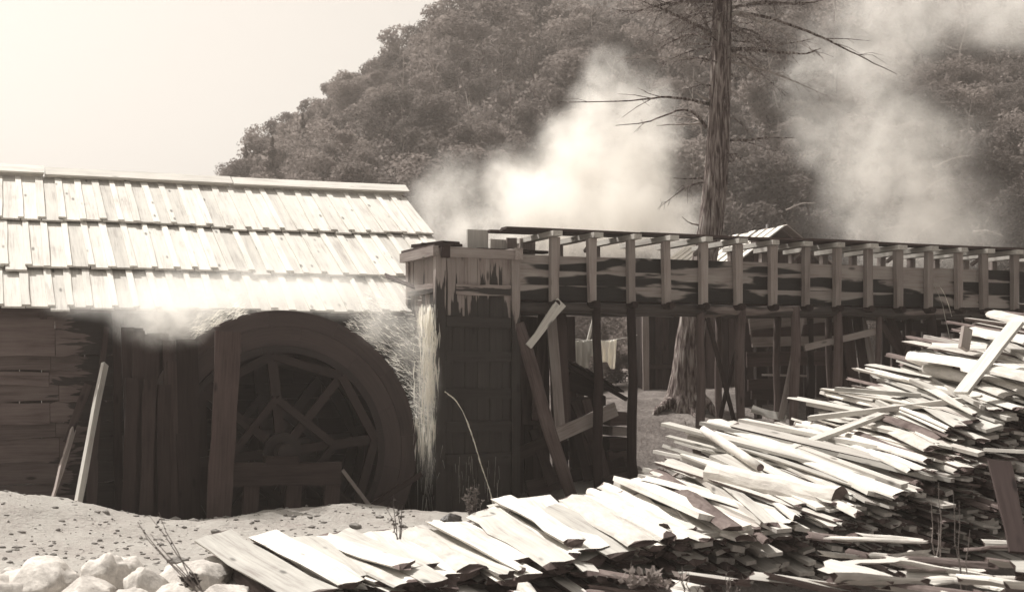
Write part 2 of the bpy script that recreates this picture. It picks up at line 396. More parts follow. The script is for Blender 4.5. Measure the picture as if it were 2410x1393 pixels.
# ================================================================== MILL BUILDING
RW0, RZ0, RW1, RZ1 = 1.2, 2.76, 5.39, 5.10           # eave and ridge of the near slope
SL, SR = -9.6, -0.02
def roofp(s, q, h=0.0):
    nrm = (Z * (RW1 - RW0) - V * (RZ1 - RZ0)).normalized()
    return L(s, lerp(RW0, RW1, q), lerp(RZ0, RZ1, q)) + nrm * (h + .022 * math.sin(s * 1.1 + q * 2) * math.sin(q * 3.1))
NRM = (Z * (RW1 - RW0) - V * (RZ1 - RZ0)).normalized()
def mill():
    m = empty('mill_building', L(-4.8, 3.5, 0), 'long low mill building with pale board and batten roof behind the waterwheel', 'building')
    roof = empty('roof', L(-4.8, 5.4, 4)); roof.parent = m; roof.location = WL[roof] - WL[m]
    pitch = 0.283
    for ci, (q0, q1) in enumerate(((-0.0, 0.30), (0.235, 0.64), (0.585, 0.99))):
        base = 0.012 + 0.0 * ci
        s = SL + R.uniform(0, .1); k = 0
        while s < SR - 0.02:
            w_ = min(pitch * R.uniform(.9, 1.12), SR - s)
            if w_ < 0.06: break
            dq = R.uniform(-.007, .006) - (R.uniform(.008, .02) if R.random() < .06 else 0)
            lift0 = 0.10 if ci else 0.02; lift1 = 0.02
            mid = s + w_ / 2
            mk('roof_board', board(roofp(mid, q0 + dq, lift0), roofp(mid, q1, lift1), w_ - 0.012, 0.028, NRM, 4, 0.003, bow=R.uniform(-.004, .006)), 'pale_roof_wood', roof)
            e = s + w_
            if e < SR - 0.05:
                dq2 = R.uniform(-.010, .004); sh = R.uniform(-.02, .02)
                mk('batten', board(roofp(e + sh, q0 + dq2, lift0 + 0.030), roofp(e + R.uniform(-.015, .015), q1 - 0.012 + R.uniform(-.006, .004), lift1 + 0.030), R.uniform(.08, .12), 0.030, NRM, 3, 0.006, bow=R.uniform(-.006, .012)), 'batten_wood', roof)
            s += w_; k += 1
    # ridge boards, back slope, rafters and purlins
    for a, b in ((SL, -6.3), (-6.28, -3.2), (-3.18, SR + 0.06)):
        mk('ridge_board', board(L(a, RW1 - 0.10, RZ1 + 0.095), L(b, RW1 - 0.10, RZ1 + 0.10 + R.uniform(0, .02)), 0.30, 0.03, NRM, 5, 0.01), 'pale_roof_wood', roof)
        mk('ridge_board', board(L(a, RW1 + 0.16, RZ1 + 0.06), L(b, RW1 + 0.16, RZ1 + 0.06), 0.28, 0.03, (NRM - V * 2 * NRM.dot(V)), 4, 0.01), 'pale_roof_wood', roof)
    nb = (NRM - V * 2 * NRM.dot(V)); s = SL
    while s < SR - 0.05:
        a = L(s + .15, RW1 + 0.02, RZ1 - 0.02); b = L(s + .15, RW1 + (RW1 - RW0), RZ0)
        mk('roof_board', board(a, b, 0.29, 0.03, nb, 2, 0.003), 'pale_roof_wood', roof); s += 0.3
    for q in (0.02, 0.26, 0.61, 0.96):
        mk('purlin', board(roofp(SL, q, -0.05), roofp(SR - 0.1, q, -0.05), 0.09, 0.06, NRM, 2), 'brown_wood', roof)
    s = SL + 0.3
    while s < SR: mk('rafter', board(roofp(s, 0.015, -0.14), roofp(s, 0.99, -0.14), 0.09, 0.12, NRM, 1), 'brown_wood', roof); s += 0.95
    mk('fascia', board(roofp(SR - .03, 0.0, -0.02), roofp(SR - .03, 0.985, -0.02), 0.04, 0.12, NRM, 3), 'grey_wood', roof)
    # front wall: lapped horizontal boards, ragged at the wet corner
    wall = empty('wall', L(-5, 1.62, 0.5)); wall.parent = m; wall.location = WL[wall] - WL[m]
    WW = 1.60; y_px = [750, 838, 872, 906, 947, 995, 1032, 1090, 1140, 1200, 1262]
    zs = [LP(60, y, WW).z for y in y_px]
    for i in range(len(zs) - 1):
        zt, zb = zs[i], zs[i + 1]; h = zt - zb; zc = (zt + zb) / 2
        s0 = SL - 0.1
        for e in (S(132, WW) + R.uniform(-.12, .04), S(292, WW) + R.uniform(-.04, .06), -2.8 + R.uniform(-.3, .3), -0.2):
            mk('siding_board', board(L(s0, WW - R.uniform(0, .03), zc), L(e, WW - R.uniform(0, .03), zc + R.uniform(-.02, .02)), h * 0.99 + 0.012, 0.026, V * -1 + Z * 0.10, 9, 0.024), 'wall_wood', wall)
            s0 = e + 0.008
    mk('siding_board', board(L(SL, WW, RZ0 - .02), L(-.2, WW, RZ0 - .02), 0.28, 0.02, V, 2), 'wall_wood', wall)
    for px in (275, 300): mk('corner_post', board(LP(px, 742, WW - .07), LP(px + 4, 1215, WW - .07), 0.11, 0.09, V, 3, .008), 'dark_wood', wall)
    # gable end and back wall
    g_ = empty('gable_wall', L(-.1, 5.4, 1)); g_.parent = m; g_.location = WL[g_] - WL[m]
    w = 1.75
    while w < 9.1:
        zt = lerp(RZ0, RZ1, (w - RW0) / (RW1 - RW0)) if w < RW1 else lerp(RZ1, RZ0, (w - RW1) / (RW1 - RW0))
        mk('wall_board', board(L(-.16, w, -.1), L(-.16, w, zt - 0.16), 0.285, 0.025, U, 2, 0.004), 'brown_wood', g_); w += 0.29
    s = SL
    while s < -0.2: mk('wall_board', board(L(s, 9.1, -.1), L(s, 9.1, RZ0 - .1), 0.39, 0.025, V, 1), 'brown_wood', wall); s += 0.4
    return m
mill()
# loose board sticking out over the eave beside the box
mk('loose_board', board(LP(908, 650, 0.9), LP(975, 676, 0.95), 0.16, 0.025, NRM, 2, .01, taper=.7), 'brown_wood', label='short dark board poking out past the eave beside the penstock box', cat='board')

# ================================================================== WATERWHEEL
WC_S, WC_Z, WR = S(662, 0.1), 0.80, 1.94
def wheel():
    c = L(WC_S, 0.6, WC_Z)
    o = empty('waterwheel', L(WC_S, 0.6, WC_Z - WR), 'big dark wooden waterwheel turning in its pit beside the penstock', 'waterwheel')
    def wp(r, a, w): return L(WC_S + r * math.cos(a), w, WC_Z + r * math.sin(a))
    def arcseg(r0, r1, w0, w1, a0, a1, n=6):
        g = G(); vs, gr, fs = [], [], []
        off = Vector((R.uniform(0, 50), R.uniform(0, 50), 0))
        for i in range(n + 1):
            a = lerp(a0, a1, i / n)
            for r, w in ((r0, w0), (r1, w0), (r1, w1), (r0, w1)):
                vs.append(wp(r, a, w)); gr.append(off + Vector((a * r, r, w)))
        for i in range(n):
            for j in range(4):
                k = (j + 1) % 4; fs.append((i * 4 + j, i * 4 + 4 + j, i * 4 + 4 + k, i * 4 + k))
        fs.append((0, 1, 2, 3)); q = n * 4; fs.append((q + 3, q + 2, q + 1, q))
        return g.add(vs, fs, gr)
    for w0, nm in ((0.06, 'front_shroud'), (1.12, 'back_shroud')):
        sh = empty(nm, L(WC_S, w0, WC_Z)); sh.parent = o; sh.location = WL[sh] - WL[o]
        for k in range(12):
            a0 = k * math.pi / 6 + 0.1; a1 = a0 + math.pi / 6 - 0.0012
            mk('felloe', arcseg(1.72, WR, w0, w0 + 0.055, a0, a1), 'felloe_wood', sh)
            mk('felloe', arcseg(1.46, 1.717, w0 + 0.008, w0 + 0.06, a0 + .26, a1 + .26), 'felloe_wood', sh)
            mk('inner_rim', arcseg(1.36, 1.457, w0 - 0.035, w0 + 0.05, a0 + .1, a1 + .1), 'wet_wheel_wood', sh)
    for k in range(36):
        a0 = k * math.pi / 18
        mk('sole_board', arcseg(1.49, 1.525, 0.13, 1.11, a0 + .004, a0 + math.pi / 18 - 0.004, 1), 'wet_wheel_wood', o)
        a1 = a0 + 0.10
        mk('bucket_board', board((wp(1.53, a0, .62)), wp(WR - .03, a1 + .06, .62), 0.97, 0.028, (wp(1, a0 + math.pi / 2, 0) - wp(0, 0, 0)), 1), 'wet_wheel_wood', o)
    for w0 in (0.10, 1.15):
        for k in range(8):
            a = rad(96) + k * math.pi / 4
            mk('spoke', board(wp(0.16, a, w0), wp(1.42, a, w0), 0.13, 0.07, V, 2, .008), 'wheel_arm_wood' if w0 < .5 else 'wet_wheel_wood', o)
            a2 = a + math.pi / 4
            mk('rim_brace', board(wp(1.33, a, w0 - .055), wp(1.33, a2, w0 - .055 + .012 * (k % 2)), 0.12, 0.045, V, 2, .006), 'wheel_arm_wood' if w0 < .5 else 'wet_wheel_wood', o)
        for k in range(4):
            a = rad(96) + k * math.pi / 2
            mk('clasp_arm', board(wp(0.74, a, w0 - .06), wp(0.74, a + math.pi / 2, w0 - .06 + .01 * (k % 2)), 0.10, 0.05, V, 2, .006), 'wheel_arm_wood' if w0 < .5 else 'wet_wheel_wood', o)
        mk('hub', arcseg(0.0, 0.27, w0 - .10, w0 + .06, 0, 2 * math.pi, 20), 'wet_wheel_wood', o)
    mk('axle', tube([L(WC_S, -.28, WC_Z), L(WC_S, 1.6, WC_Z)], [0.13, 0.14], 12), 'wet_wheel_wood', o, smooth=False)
wheel()

def wheel_frame():
    o = empty('wheel_stand', L(S(660, -.3), -.3, 0), 'heavy timber stand with a cross beam carrying the wheel axle', 'timber stand')
    W = -0.30
    mk('beam', board(LP(548, 1116, W), LP(800, 1114, W), 0.30, 0.16, V, 5, .012), 'brown_wood', o)
    mk('bearing_block', board(LP(622, 1082, W), LP(700, 1082, W), 0.10, 0.2, V, 1), 'dark_wood', o)
    for px in (590, 690, 780): mk('leg', board(LP(px + 2, 1138, W + .02), LP(px - 6, 1240, W + .02), 0.2, 0.12, V, 2, .006), 'brown_wood', o)
    mk('brace', board(LP(805, 1105, W - .03), LP(870, 1190, W - .03), 0.05, 0.05, V, 2), 'grey_wood', o)
    mk('brace', board(LP(872, 1190, W), LP(992, 1115, W), 0.07, 0.06, V, 2), 'dark_wood', o)
wheel_frame()
mk('upright_plank', board(LP(538, 780, -0.42), LP(514, 1225, -0.46), 0.33, 0.05, V, 7, .012, taper=.95), 'brown_wood', label='tall wide plank standing upright in front of the waterwheel', cat='plank')
def fence():
    o = empty('board_fence', L(S(380, -.05), -.05, 0), 'dark fence of uneven upright planks left of the waterwheel', 'fence')
    rows = [(312, 316, 806, .20), (336, 336, 822, .22), (352, 356, 800, .18), (386, 388, 830, .16), (418, 424, 812, .15), (470, 476, 845, .16), (430, 436, 1020, -.02), (386, 384, 905, -.03), (412, 410, 850, .02), (300, 318, 770, .12), (325, 328, 778, .06), (358, 352, 787, .10), (372, 375, 784, .16), (398, 405, 801, .06), (440, 448, 798, .02), (312, 300, 890, -.04), (352, 342, 892, -.06)]
    for (xt, xb, yt, w) in rows:
        wd = R.choice([.17, .2, .24]) if xt not in (440, 372) else .3
        mk('plank', board(LP(xt, yt, w), LP(xb, 1235, w - .03), wd * .95, 0.04, V, 6, .01), R.choice(['fence_wood', 'dark_wood', 'fence_wood']), o)
    mk('rail', board(LP(290, 930, .19), LP(470, 935, .19), 0.12, 0.05, V, 2), 'dark_wood', o)
    mk('cap', board(LP(314, 780, .14), LP(336, 780, .14), 0.09, 0.1, V, 1), 'dark_wood', o)
fence()
def plank(name, a, b, wd, th, mat, label, cat='plank', up=None, wane=.01, taper=1.0, segs=4, bow=0.0, group=None):
    return mk(name, board(a, b, wd, th, up or V, segs, wane, taper, bow=bow), mat, label=label, cat=cat, group=group)
plank('leaning_plank', LP(246, 856, 0.85), LP(176, 1222, -0.62), 0.10, 0.05, 'light_wood', 'bright narrow plank leaning on the dark mill wall', up=V + U * -.9, wane=.012)
plank('leaning_plank', LP(206, 905, 1.2), LP(158, 1040, 0.6), 0.10, 0.03, 'brown_wood', 'short dull slat leaning left of the bright narrow plank', wane=.01)
plank('leaning_plank', LP(172, 1008, 0.75), LP(117, 1200, -0.65), 0.085, 0.035, 'grey_wood', 'thin jagged slat leaning on the mill wall, nearest the sand mound', up=V + U * -.7, wane=.014, taper=.4)
plank('leaning_plank', LP(228, 910, 1.3), LP(214, 1210, 0.2), 0.12, 0.03, 'brown_wood', 'dark plank leaning close behind the bright narrow plank')
plank('leaning_plank', LP(250, 770, 1.4), LP(226, 1000, 1.0), 0.07, 0.04, 'brown_wood', 'dark pole hanging under the eave by the wall corner')

# ================================================================== PENSTOCK BOX
TS = S(1033, 0)                                     # near left corner; right side at s = 0
TD = 1.36
def tower():
    o = empty('penstock_box', L(TS / 2, TD / 2, 0), 'tall square wooden penstock box streaked with wet at the end of the flume', 'penstock box')
    zt = LP(1100, 590, 0).z; zb = -0.55
    def face(a0, b0, n, nrm, nm):
        f = empty(nm, (a0 + b0) / 2 + Z * 1.5); f.parent = o; f.location = WL[f] - WL[o]
        for i in range(n):
            p = a0.lerp(b0, (i + .5) / n); w_ = (b0 - a0).length / n
            mk('plank', board(p + Z * zb + nrm * R.uniform(-.006, .006), p + Z * (zt - R.uniform(0, .03)) + nrm * R.uniform(-.006, .006), w_ - .006, 0.035, nrm, 4, .003), 'tower_wood', f)
        return f
    c00 = L(TS, 0, 0); c10 = L(0, 0, 0); c01 = L(TS, TD, 0); c11 = L(0, TD, 0)
    ff = face(c00, c10, 6, V * -1, 'front_face'); fl = face(c01, c00, 6, U * -1, 'left_face'); face(c10, c11, 6, U, 'right_face'); face(c01, c11, 5, V, 'back_face')
    for c, wd in ((c00, .15), (c10, .13), (c01, .12), (c11, .12)):
        inw = 0.01
        mk('corner_post', board(c + Z * (zb - .1) - V * .02, c + Z * (zt + .02) - V * .02, wd, 0.12, V, 4, .006), 'tower_wood', o)
    mk('corner_board', board(L(TS + .165, -.035, LP(1050, 742, 0).z), L(TS + .165, -.035, zt - .05), .12, .03, V, 3, .02), 'tower_wood', o)
    # girts round the box
    for y in (682, 757, 838, 925, 1003, 1078):
        z = LP(1120, y, 0).z
        mk('girt', board(L(TS + .24 if y == 682 else TS + .09, -.04, z), L(-.07, -.04, z - .01), .15, .05, V, 5, .008), 'tower_wood', ff)
        mk('girt', board(L(TS - .04, TD - .06, z + .02), L(TS - .04, .08, z + .02), .14, .05, U, 4, .008), 'tower_wood', fl)
    # cap
    zc = LP(1130, 597, 0).z
    mk('cap_rail', board(L(TS + .06, -.095, zc), L(-.02, -.095, zc - .01), .14, .07, V, 4, .006), 'grey_wood', o)
    mk('cap_rail', board(L(TS - .09, TD + .12, zc + .01), L(TS - .09, -.13, zc + .01), .14, .08, U, 4, .006), 'grey_wood', o)
    mk('cap_rail', board(L(.02, -.15, zc + .005), L(.02, TD + .1, zc + .005), .17, .12, U, 3, .006), 'grey_wood', o)
    mk('cap_rail', board(L(TS - .04, TD + .09, zc), L(-.05, TD + .09, zc), .14, .07, V, 2, .006), 'grey_wood', o)
    mk('corner_block', board(L(TS + .0, -.085, zc - .002), L(TS + .125, -.085, zc - .002), .16, .10, V, 1), 'dark_wood', o)
    z2 = zc + .115
    mk('top_board', board(L(TS + .04, -.05, z2 - .02), L(TS + .05, TD + .2, z2), .26, .04, Z, 3, .01), 'brown_wood', o)
    mk('top_board', board(L(TS + .3, .0, z2), L(TS - .05, .45, z2 + .03), .22, .04, Z, 3, .01), 'dark_wood', o)
    mk('top_board', board(L(TS + .26, .2, z2 + .045), L(TS + .04, 1.0, z2 + .045), .3, .05, Z, 3, .01), 'dark_wood', o)
    mk('top_board', board(L(-.45, .4, z2 - .02), L(.75, .55, z2 - .02), .18, .04, Z, 3, .01), 'brown_wood', o)
    mk('top_board', board(L(-.5, .75, z2 - .0), L(.5, .8, z2 + .01), .2, .04, Z, 3, .01), 'brown_wood', o)
    # gate boards standing inside the mouth of the flume
    mk('gate_board', board(LP(1124, 600, .55), LP(1124, 541, .55), .33, .04, V, 2, .004), 'light_wood', o)
    mk('gate_board', board(LP(1175, 610, .9), LP(1176, 564, .9), .32, .04, V, 2, .004), 'light_wood', o)
    mk('gate_board', board(LP(1205, 610, .85), LP(1204, 560, .85), .16, .04, V, 2, .004), 'grey_wood', o)
    mk('gate_board', board(LP(1240, 610, .95), LP(1241, 562, .95), .26, .04, V, 2, .004), 'grey_wood', o)
    # water running down inside the seams
tower()

# ================================================================== FLUME ON ITS TRESTLE
FZB, FZT, FB = 2.95, 3.62, 1.165
POSTS = [S(x, 0) for x in (1300, 1392, 1484, 1567, 1653, 1735, 1816, 1893, 1965, 2041, 2112, 2182, 2254, 2313, 2385, 2452, 2515, 2580)]
def flume():
    o = empty('flume', L(6, .6, 0), 'long wooden water flume on a trestle, its plank sides blotched with damp', 'flume')
    send = POSTS[-1] + .4
    for side, w in (('near_side', 0.06), ('far_side', FB - .06)):
        f = empty(side, L(5, w, 3.2)); f.parent = o; f.location = WL[f] - WL[o]
        h = (FZT - FZB) / 3
        for r in range(3):
            s = -0.0 if r != 1 else 0.0; i = [2, 4, 1][r]
            while s < send - .1:
                e = POSTS[min(i, len(POSTS) - 1)] if i < len(POSTS) else send
                zc = FZB + h * (r + .5); dz = R.uniform(-.012, .012) if r == 2 else 0
                mk('plank', board(L(s + .004, w, zc + dz), L(e - .004, w, zc + dz + R.uniform(-.008, .008)), h - .006 + (abs(dz) if r == 2 else 0), .04, V, 5, .004,
                                  off=Vector((s + 17 * r + (40 if w > .5 else 0), r * 7.3, 0))), 'flume_wood', f)
                s = e; i += R.choice([4, 5, 4, 6])
    s = 0
    while s < send: mk('bottom_board', board(L(s + .19, .1, FZB + .0), L(s + .19, FB - .1, FZB), .37, .04, Z, 1), 'dark_wood', o); s += .38
    for i, s in enumerate(POSTS):
        tw = R.uniform(-.025, .025)
        b0 = board(L(s + tw * .4, -.03, FZB - .03), L(s + tw, -.03, 3.88), R.uniform(.10, .125), .10, V, 3, .006, taper=R.uniform(.95, 1.3))
        mk('post', b0, 'grey_wood', o)
        mk('post', board(L(s + R.uniform(-.02, .02), FB + .03, FZB - .03), L(s, FB + .03, 3.87), .11, .10, V, 2, .006), 'grey_wood', o)
        mk('crossbar', board(L(s + R.uniform(-.04, .03), -.15 - R.uniform(0, .1), 3.925), L(s + R.uniform(-.05, .05), FB + .2, 3.915), R.uniform(.12, .17), .075, Z, 3, .008), 'light_wood', o)
        mk('sill', tube([L(s, -.14 - R.uniform(0, .06), FZB - .06), L(s, FB + .15, FZB - .06)], [.055, .06], 8), 'dark_wood', o)
        mk('brace', board(L(s + .055, .02, 3.86), L(s + .055, .34, 3.72), .05, .05, U, 1), 'grey_wood', o) if i % 3 == 1 else None
    # plank walk along the top
    s = -0.1; k = 0
    while s < send:
        e = s + R.uniform(2.0, 3.0)
        for w, wd in ((.02, .20), (.25, .22), (.52, .24)):
            if w > .4 and k % 2: continue
            a = s + R.uniform(-.25, .1)
            mk('walk_board', board(L(a, w + R.uniform(-.03, .03), 3.985 + R.uniform(0, .012)), L(e + R.uniform(0, .12), w + R.uniform(-.03, .03), 3.982 + R.uniform(0, .02)), wd, .035, Z, 4, .008, bow=R.uniform(-.008, .01)), 'brown_wood', o)
        s = e; k += 1
    # stringer logs
    for w in (0.10, FB - .1):
        for a, b in ((.02, 3.28), (3.24, 8.9), (8.86, send)):
            z0 = 2.845 + R.uniform(-.01, .01)
            pts = [L(lerp(a, b, t / 7), w + .015 * math.sin(t * 2.1 + a), z0 + .012 * math.sin(t * 1.7 + b)) for t in range(8)]
            mk('stringer', tube(pts, [.085 + .01 * math.sin(t * 2 + a) for t in range(8)], 10, rough=.04), 'log_stringer', o, smooth=True)
    # trestle posts: (top px, bottom px, bottom py, offset, radius)
    for (xt, xb, yb, w, r, ty, mt) in ((1405, 1409, 1165, .05, .075, 708, 'dark_pole'), (1487, 1489, 1150, .02, .075, 712, 'dark_pole'), (1650, 1647, 1010, .10, .07, 716, 'pole'), (1742, 1741, 1010, .08, .075, 718, 'pole'),
                                       (1872, 1868, 1010, .06, .075, 722, 'pole'), (1972, 1970, 960, .08, .075, 724, 'pole'), (2068, 2064, 930, .1, .045, 726, 'pole'), (2192, 2190, 930, .1, .085, 728, 'dark_pole'), (2278, 2280, 910, .1, .08, 730, 'dark_pole'), (2370, 2372, 900, .1, .08, 732, 'dark_pole'),
                                       (1690, 1694, 990, FB - .1, .06, 722, 'pole'), (1830, 1826, 985, FB - .1, .06, 724, 'pole'), (1950, 1955, 980, FB - .1, .06, 726, 'pole'), (2140, 2140, 950, FB - .1, .07, 728, 'dark_pole'), (1550, 1548, 1050, FB + 2.5, .0, 0, None)):
        if not mt: continue
        a, b = LP(xt, ty, w), LP(xb, yb, w)
        gzb = gz(b.x, b.y) - .1
        if b.z > gzb: b.z = gzb
        pts = [a.lerp(b, t / 5) + U * .02 * math.sin(t * 1.9 + xt) for t in range(6)]
        mk('trestle_post', tube(pts, [r * (1 + .08 * math.sin(t + xt)) for t in range(6)], 10, rough=.05), mt, o, smooth=True)
    for (x0, y0, x1, y1, w, wd, mt) in ((1665, 748, 1728, 990, .2, .06, 'brown_wood'), (1740, 800, 1690, 1000, .25, .055, 'dark_wood'), (1886, 750, 1838, 985, .12, .10, 'grey_wood'), (2070, 755, 2160, 900, .3, .10, 'brown_wood'), (2150, 780, 2105, 910, .2, .10, 'brown_wood'),
                                        (1893, 818, 2068, 778, .15, .11, 'grey_wood')):
        mk('brace', board(LP(x0, y0, w), LP(x1, y1, w), wd, .04, V, 3, .006), mt, o)
wood('dark_pole', 0.012, 0.03, var=.3); wood('pole', 0.045, 0.13, var=.3); wood('log_stringer', 0.09, 0.28, wet=(0.25, 'flume'), var=.2)
flume()

# ================================================================== TIMBER LEANING UNDER THE FLUME
def leanto():
    W = .25
    items = [(1240, 745, 1250, 1000, .9, .30, 'brown_wood', 'dull vertical board at the back of the timbers beside the penstock box'),
             (1278, 740, 1262, 990, .75, .16, 'brown_wood', 'narrow board standing behind the long leaning log by the penstock box'),
             (1296, 738, 1318, 1010, .5, .17, 'grey_wood', 'grey board leaning between two others beside the penstock box'),
             (1312, 738, 1326, 1000, .62, .26, 'brown_wood', 'widest brown board standing beside the penstock box'),
             (1255, 1010, 1300, 1140, .5, .16, 'dark_wood', 'dark stub of board at the foot of the penstock box'),
             (1350, 990, 1384, 1130, .5, .14, 'dark_wood', 'dark board leaning near the foot of the first trestle post'),
             (1350, 945, 1392, 1040, .7, .12, 'brown_wood', 'short board leaning under the little shingle roof'),
             (1378, 940, 1430, 1130, .6, .14, 'brown_wood', 'thin board leaning behind the first trestle post')]
    for (x0, y0, x1, y1, w, wd, m, lab) in items:
        plank('leaning_board', LP(x0, y0, w), LP(x1, y1, w - .35), wd, .035, m, lab, 'board', wane=.006)
    plank('leaning_board', LP(1322, 712, -.15), LP(1244, 815, -.2), .17, .035, 'light_wood', 'split pale board nailed askew below the stringer beside the penstock box', 'board', taper=.55, wane=.012)
    a, b = LP(1218, 762, .0), LP(1342, 1165, -.5)
    mk('leaning_log', tube([a.lerp(b, t / 6) + U * .02 * math.sin(t * 1.3) for t in range(7)], [.105, .10, .10, .105, .10, .095, .09], 9, rough=.05), 'pole', label='long brown log leaning against the penstock box', cat='log', smooth=True)
    plank('propped_plank', LP(1300, 1028, .1), LP(1449, 962, .35), .21, .05, 'grey_wood', 'wide grey plank propped across the first trestle post', wane=.008)
    plank('propped_plank', LP(1215, 1070, .4), LP(1330, 1020, .35), .2, .05, 'brown_wood', 'dark plank carrying on from the propped grey plank to the penstock box')
    # little shingled roof
    o = empty('shingle_roof', LP(1385, 960, 1.0), 'small sagging roof of dark shingles under the flume', 'roof')
    d0, d1 = LP(1322, 846, .9), LP(1446, 918, .9); dv = V * .9 + Z * .0
    n = 9
    up = (d1 - d0).cross(dv).normalized(); up = up if up.z > 0 else -up
    for r in range(4):
        for i in range(n):
            p = d0.lerp(d1, (i + .5) / n) + dv * (r / 4.0) + up * (.012 * i % .02 + R.uniform(0, .01))
            q = p + (d1 - d0) / n * 1.5 + up * .012
            mk('shingle', board(p + up * .03, q, .22, .018, up, 1, .006), 'dark_wood', o)
    for w in (.0, .8):
        mk('rafter', board(d0 + V * w - up * .03, d1 + V * w - up * .03 + (d1 - d0) * .25, .06, .06, up, 2), 'dark_wood', o)
    mk('post', board(LP(1368, 905, 1.5), LP(1362, 1000, 1.5), .09, .09, V, 1), 'brown_wood', o)
    mk('post', board(LP(1402, 915, 1.0), LP(1404, 1010, 1.0), .09, .09, V, 1), 'brown_wood', o)
    mk('wall_board', board(LP(1335, 895, 1.2), LP(1400, 915, 1.2), .3, .03, V, 2), 'dark_wood', o)
    mk('wall_board', board(LP(1338, 960, 1.2), LP(1425, 958, 1.2), .35, .03, V, 2), 'dark_wood', o)
    # boards piled on end of each other
    for i, (x0, x1, y0, y1, m) in enumerate(((1420, 1473, 968, 1000, 'brown_wood'), (1425, 1460, 1003, 1024, 'grey_wood'), (1418, 1462, 1027, 1056, 'brown_wood'), (1415, 1478, 1059, 1100, 'brown_wood'))):
        w = .8; a, b = LP(x0, (y0 + y1) / 2, w), LP(x1, (y0 + y1) / 2, w)
        mk('timber_block', board(a, b, (y1 - y0) / F * 19.6, .5, V, 2, .006), m, cat='block',
           label=['overhanging top block of the small timber stack behind the first trestle post', 'narrow second block of the small timber stack behind the first trestle post',
                  'third block down in the small timber stack behind the first trestle post', 'broad bottom block of the small timber stack behind the first trestle post'][i])
leanto()
def clutter():
    o = empty('board_screen', LP(1280, 1150, 1.3), 'screen of dark upright boards behind the timbers beside the penstock box', 'screen')
    for i in range(7):
        x = 1222 + i * 20
        mk('board', board(LP(x, 742 + R.uniform(-6, 6), 1.25 + R.uniform(-.03, .03)), LP(x + R.uniform(-4, 10), 1160, 1.2), .15, .03, V, 2, .008), R.choice(['dark_wood', 'fence_wood', 'brown_wood']), o)
    labs = ['dark slat lying low behind the first trestle post', 'brown slat slanting low behind the first trestle post', 'dark slat lying across the foot of the second trestle post', 'short dark board on the ground between the first two trestle posts', 'brown board end on the ground beside the penstock foot', 'dark board slanting between the leaning log and the first post', 'dull board standing low between the leaning log and the first post', 'dark board lying flat under the propped grey plank']
    for i, (x0, y0, x1, y1, w, wd) in enumerate(((1340, 1080, 1480, 1060, .9, .22), (1345, 1120, 1470, 1090, .6, .2), (1430, 1120, 1500, 1105, .5, .18), (1415, 1140, 1480, 1125, .2, .2), (1240, 1150, 1330, 1130, .3, .24), (1345, 960, 1362, 1120, .9, .2), (1366, 1000, 1400, 1130, .8, .22), (1330, 1060, 1420, 1040, 1.1, .3))):
        plank('slat', LP(x0, y0, w), LP(x1, y1, w - .1), wd, .04, R.choice(['dark_wood', 'fence_wood', 'brown_wood']), labs[i], 'slat', wane=.01)
clutter()

# ================================================================== BACKGROUND SHEDS, WASHING
def shack():
    o = empty('gabled_shack', P(1830, 960, 27), 'board shack with a pale gable roof and stovepipe behind the flume', 'shack')
    d = 26.5
    hw = 1.45; x0 = P(1832, 0, d).x; zr, ze, zb = 4.72, 3.72, .6
    ax = Vector((-0.30, 0.95, 0)).normalized(); pr = Vector((ax.y, -ax.x, 0)); c = Vector((x0, d, 0)); LN = 4.2
    n = 10
    for i in range(n):
        t = -1 + 2 * (i + .5) / n; zt = lerp(zr, ze, abs(t)) - .06
        mk('gable_board', board(c + pr * (t * hw) + Z * zb, c + pr * (t * hw) + Z * zt, 2 * hw / n - .01, .025, ax, 2, .004), 'brown_wood', o)
    for sgn in (-1, 1):
        nr = (pr * sgn * (zr - ze) + Z * hw).normalized()
        rf = empty('roof_slope', c + pr * sgn * hw * .5 + ax * 2 + Z * 4.2); rf.parent = o; rf.location = WL[rf] - WL[o]
        k = 0; s = -.3
        while s < LN + .3:
            ext = 1.18 + R.uniform(-.03, .03); h = .02 if k % 2 else .05
            a = c + ax * (s + .13) + Z * (zr + R.uniform(0, .06)) + nr * h; b = c + ax * (s + .13) + pr * sgn * hw * ext + Z * lerp(zr, ze, ext) + nr * h
            mk('roof_board', board(a, b, .27 if not k % 2 else .2, .025, nr, 2, .004), 'pale_roof_wood' if sgn < 0 else 'grey_wood', rf); s += .2; k += 1  # left slope gets paler boards than the right: sunlight put into the colour
        n2 = 12
        for i in range(n2):
            p = c + pr * sgn * hw + ax * (LN * (i + .5) / n2)
            mk('side_board', board(p + Z * zb, p + Z * (ze - .05), LN / n2 - .01, .025, pr, 1), 'brown_wood', o)
    p = c + pr * .25 + ax * .9
    mk('stovepipe', tube([p + Z * 4.3, p + Z * 4.95 + pr * .01], [.055, .055], 10), 'iron', o, smooth=True)
shack()
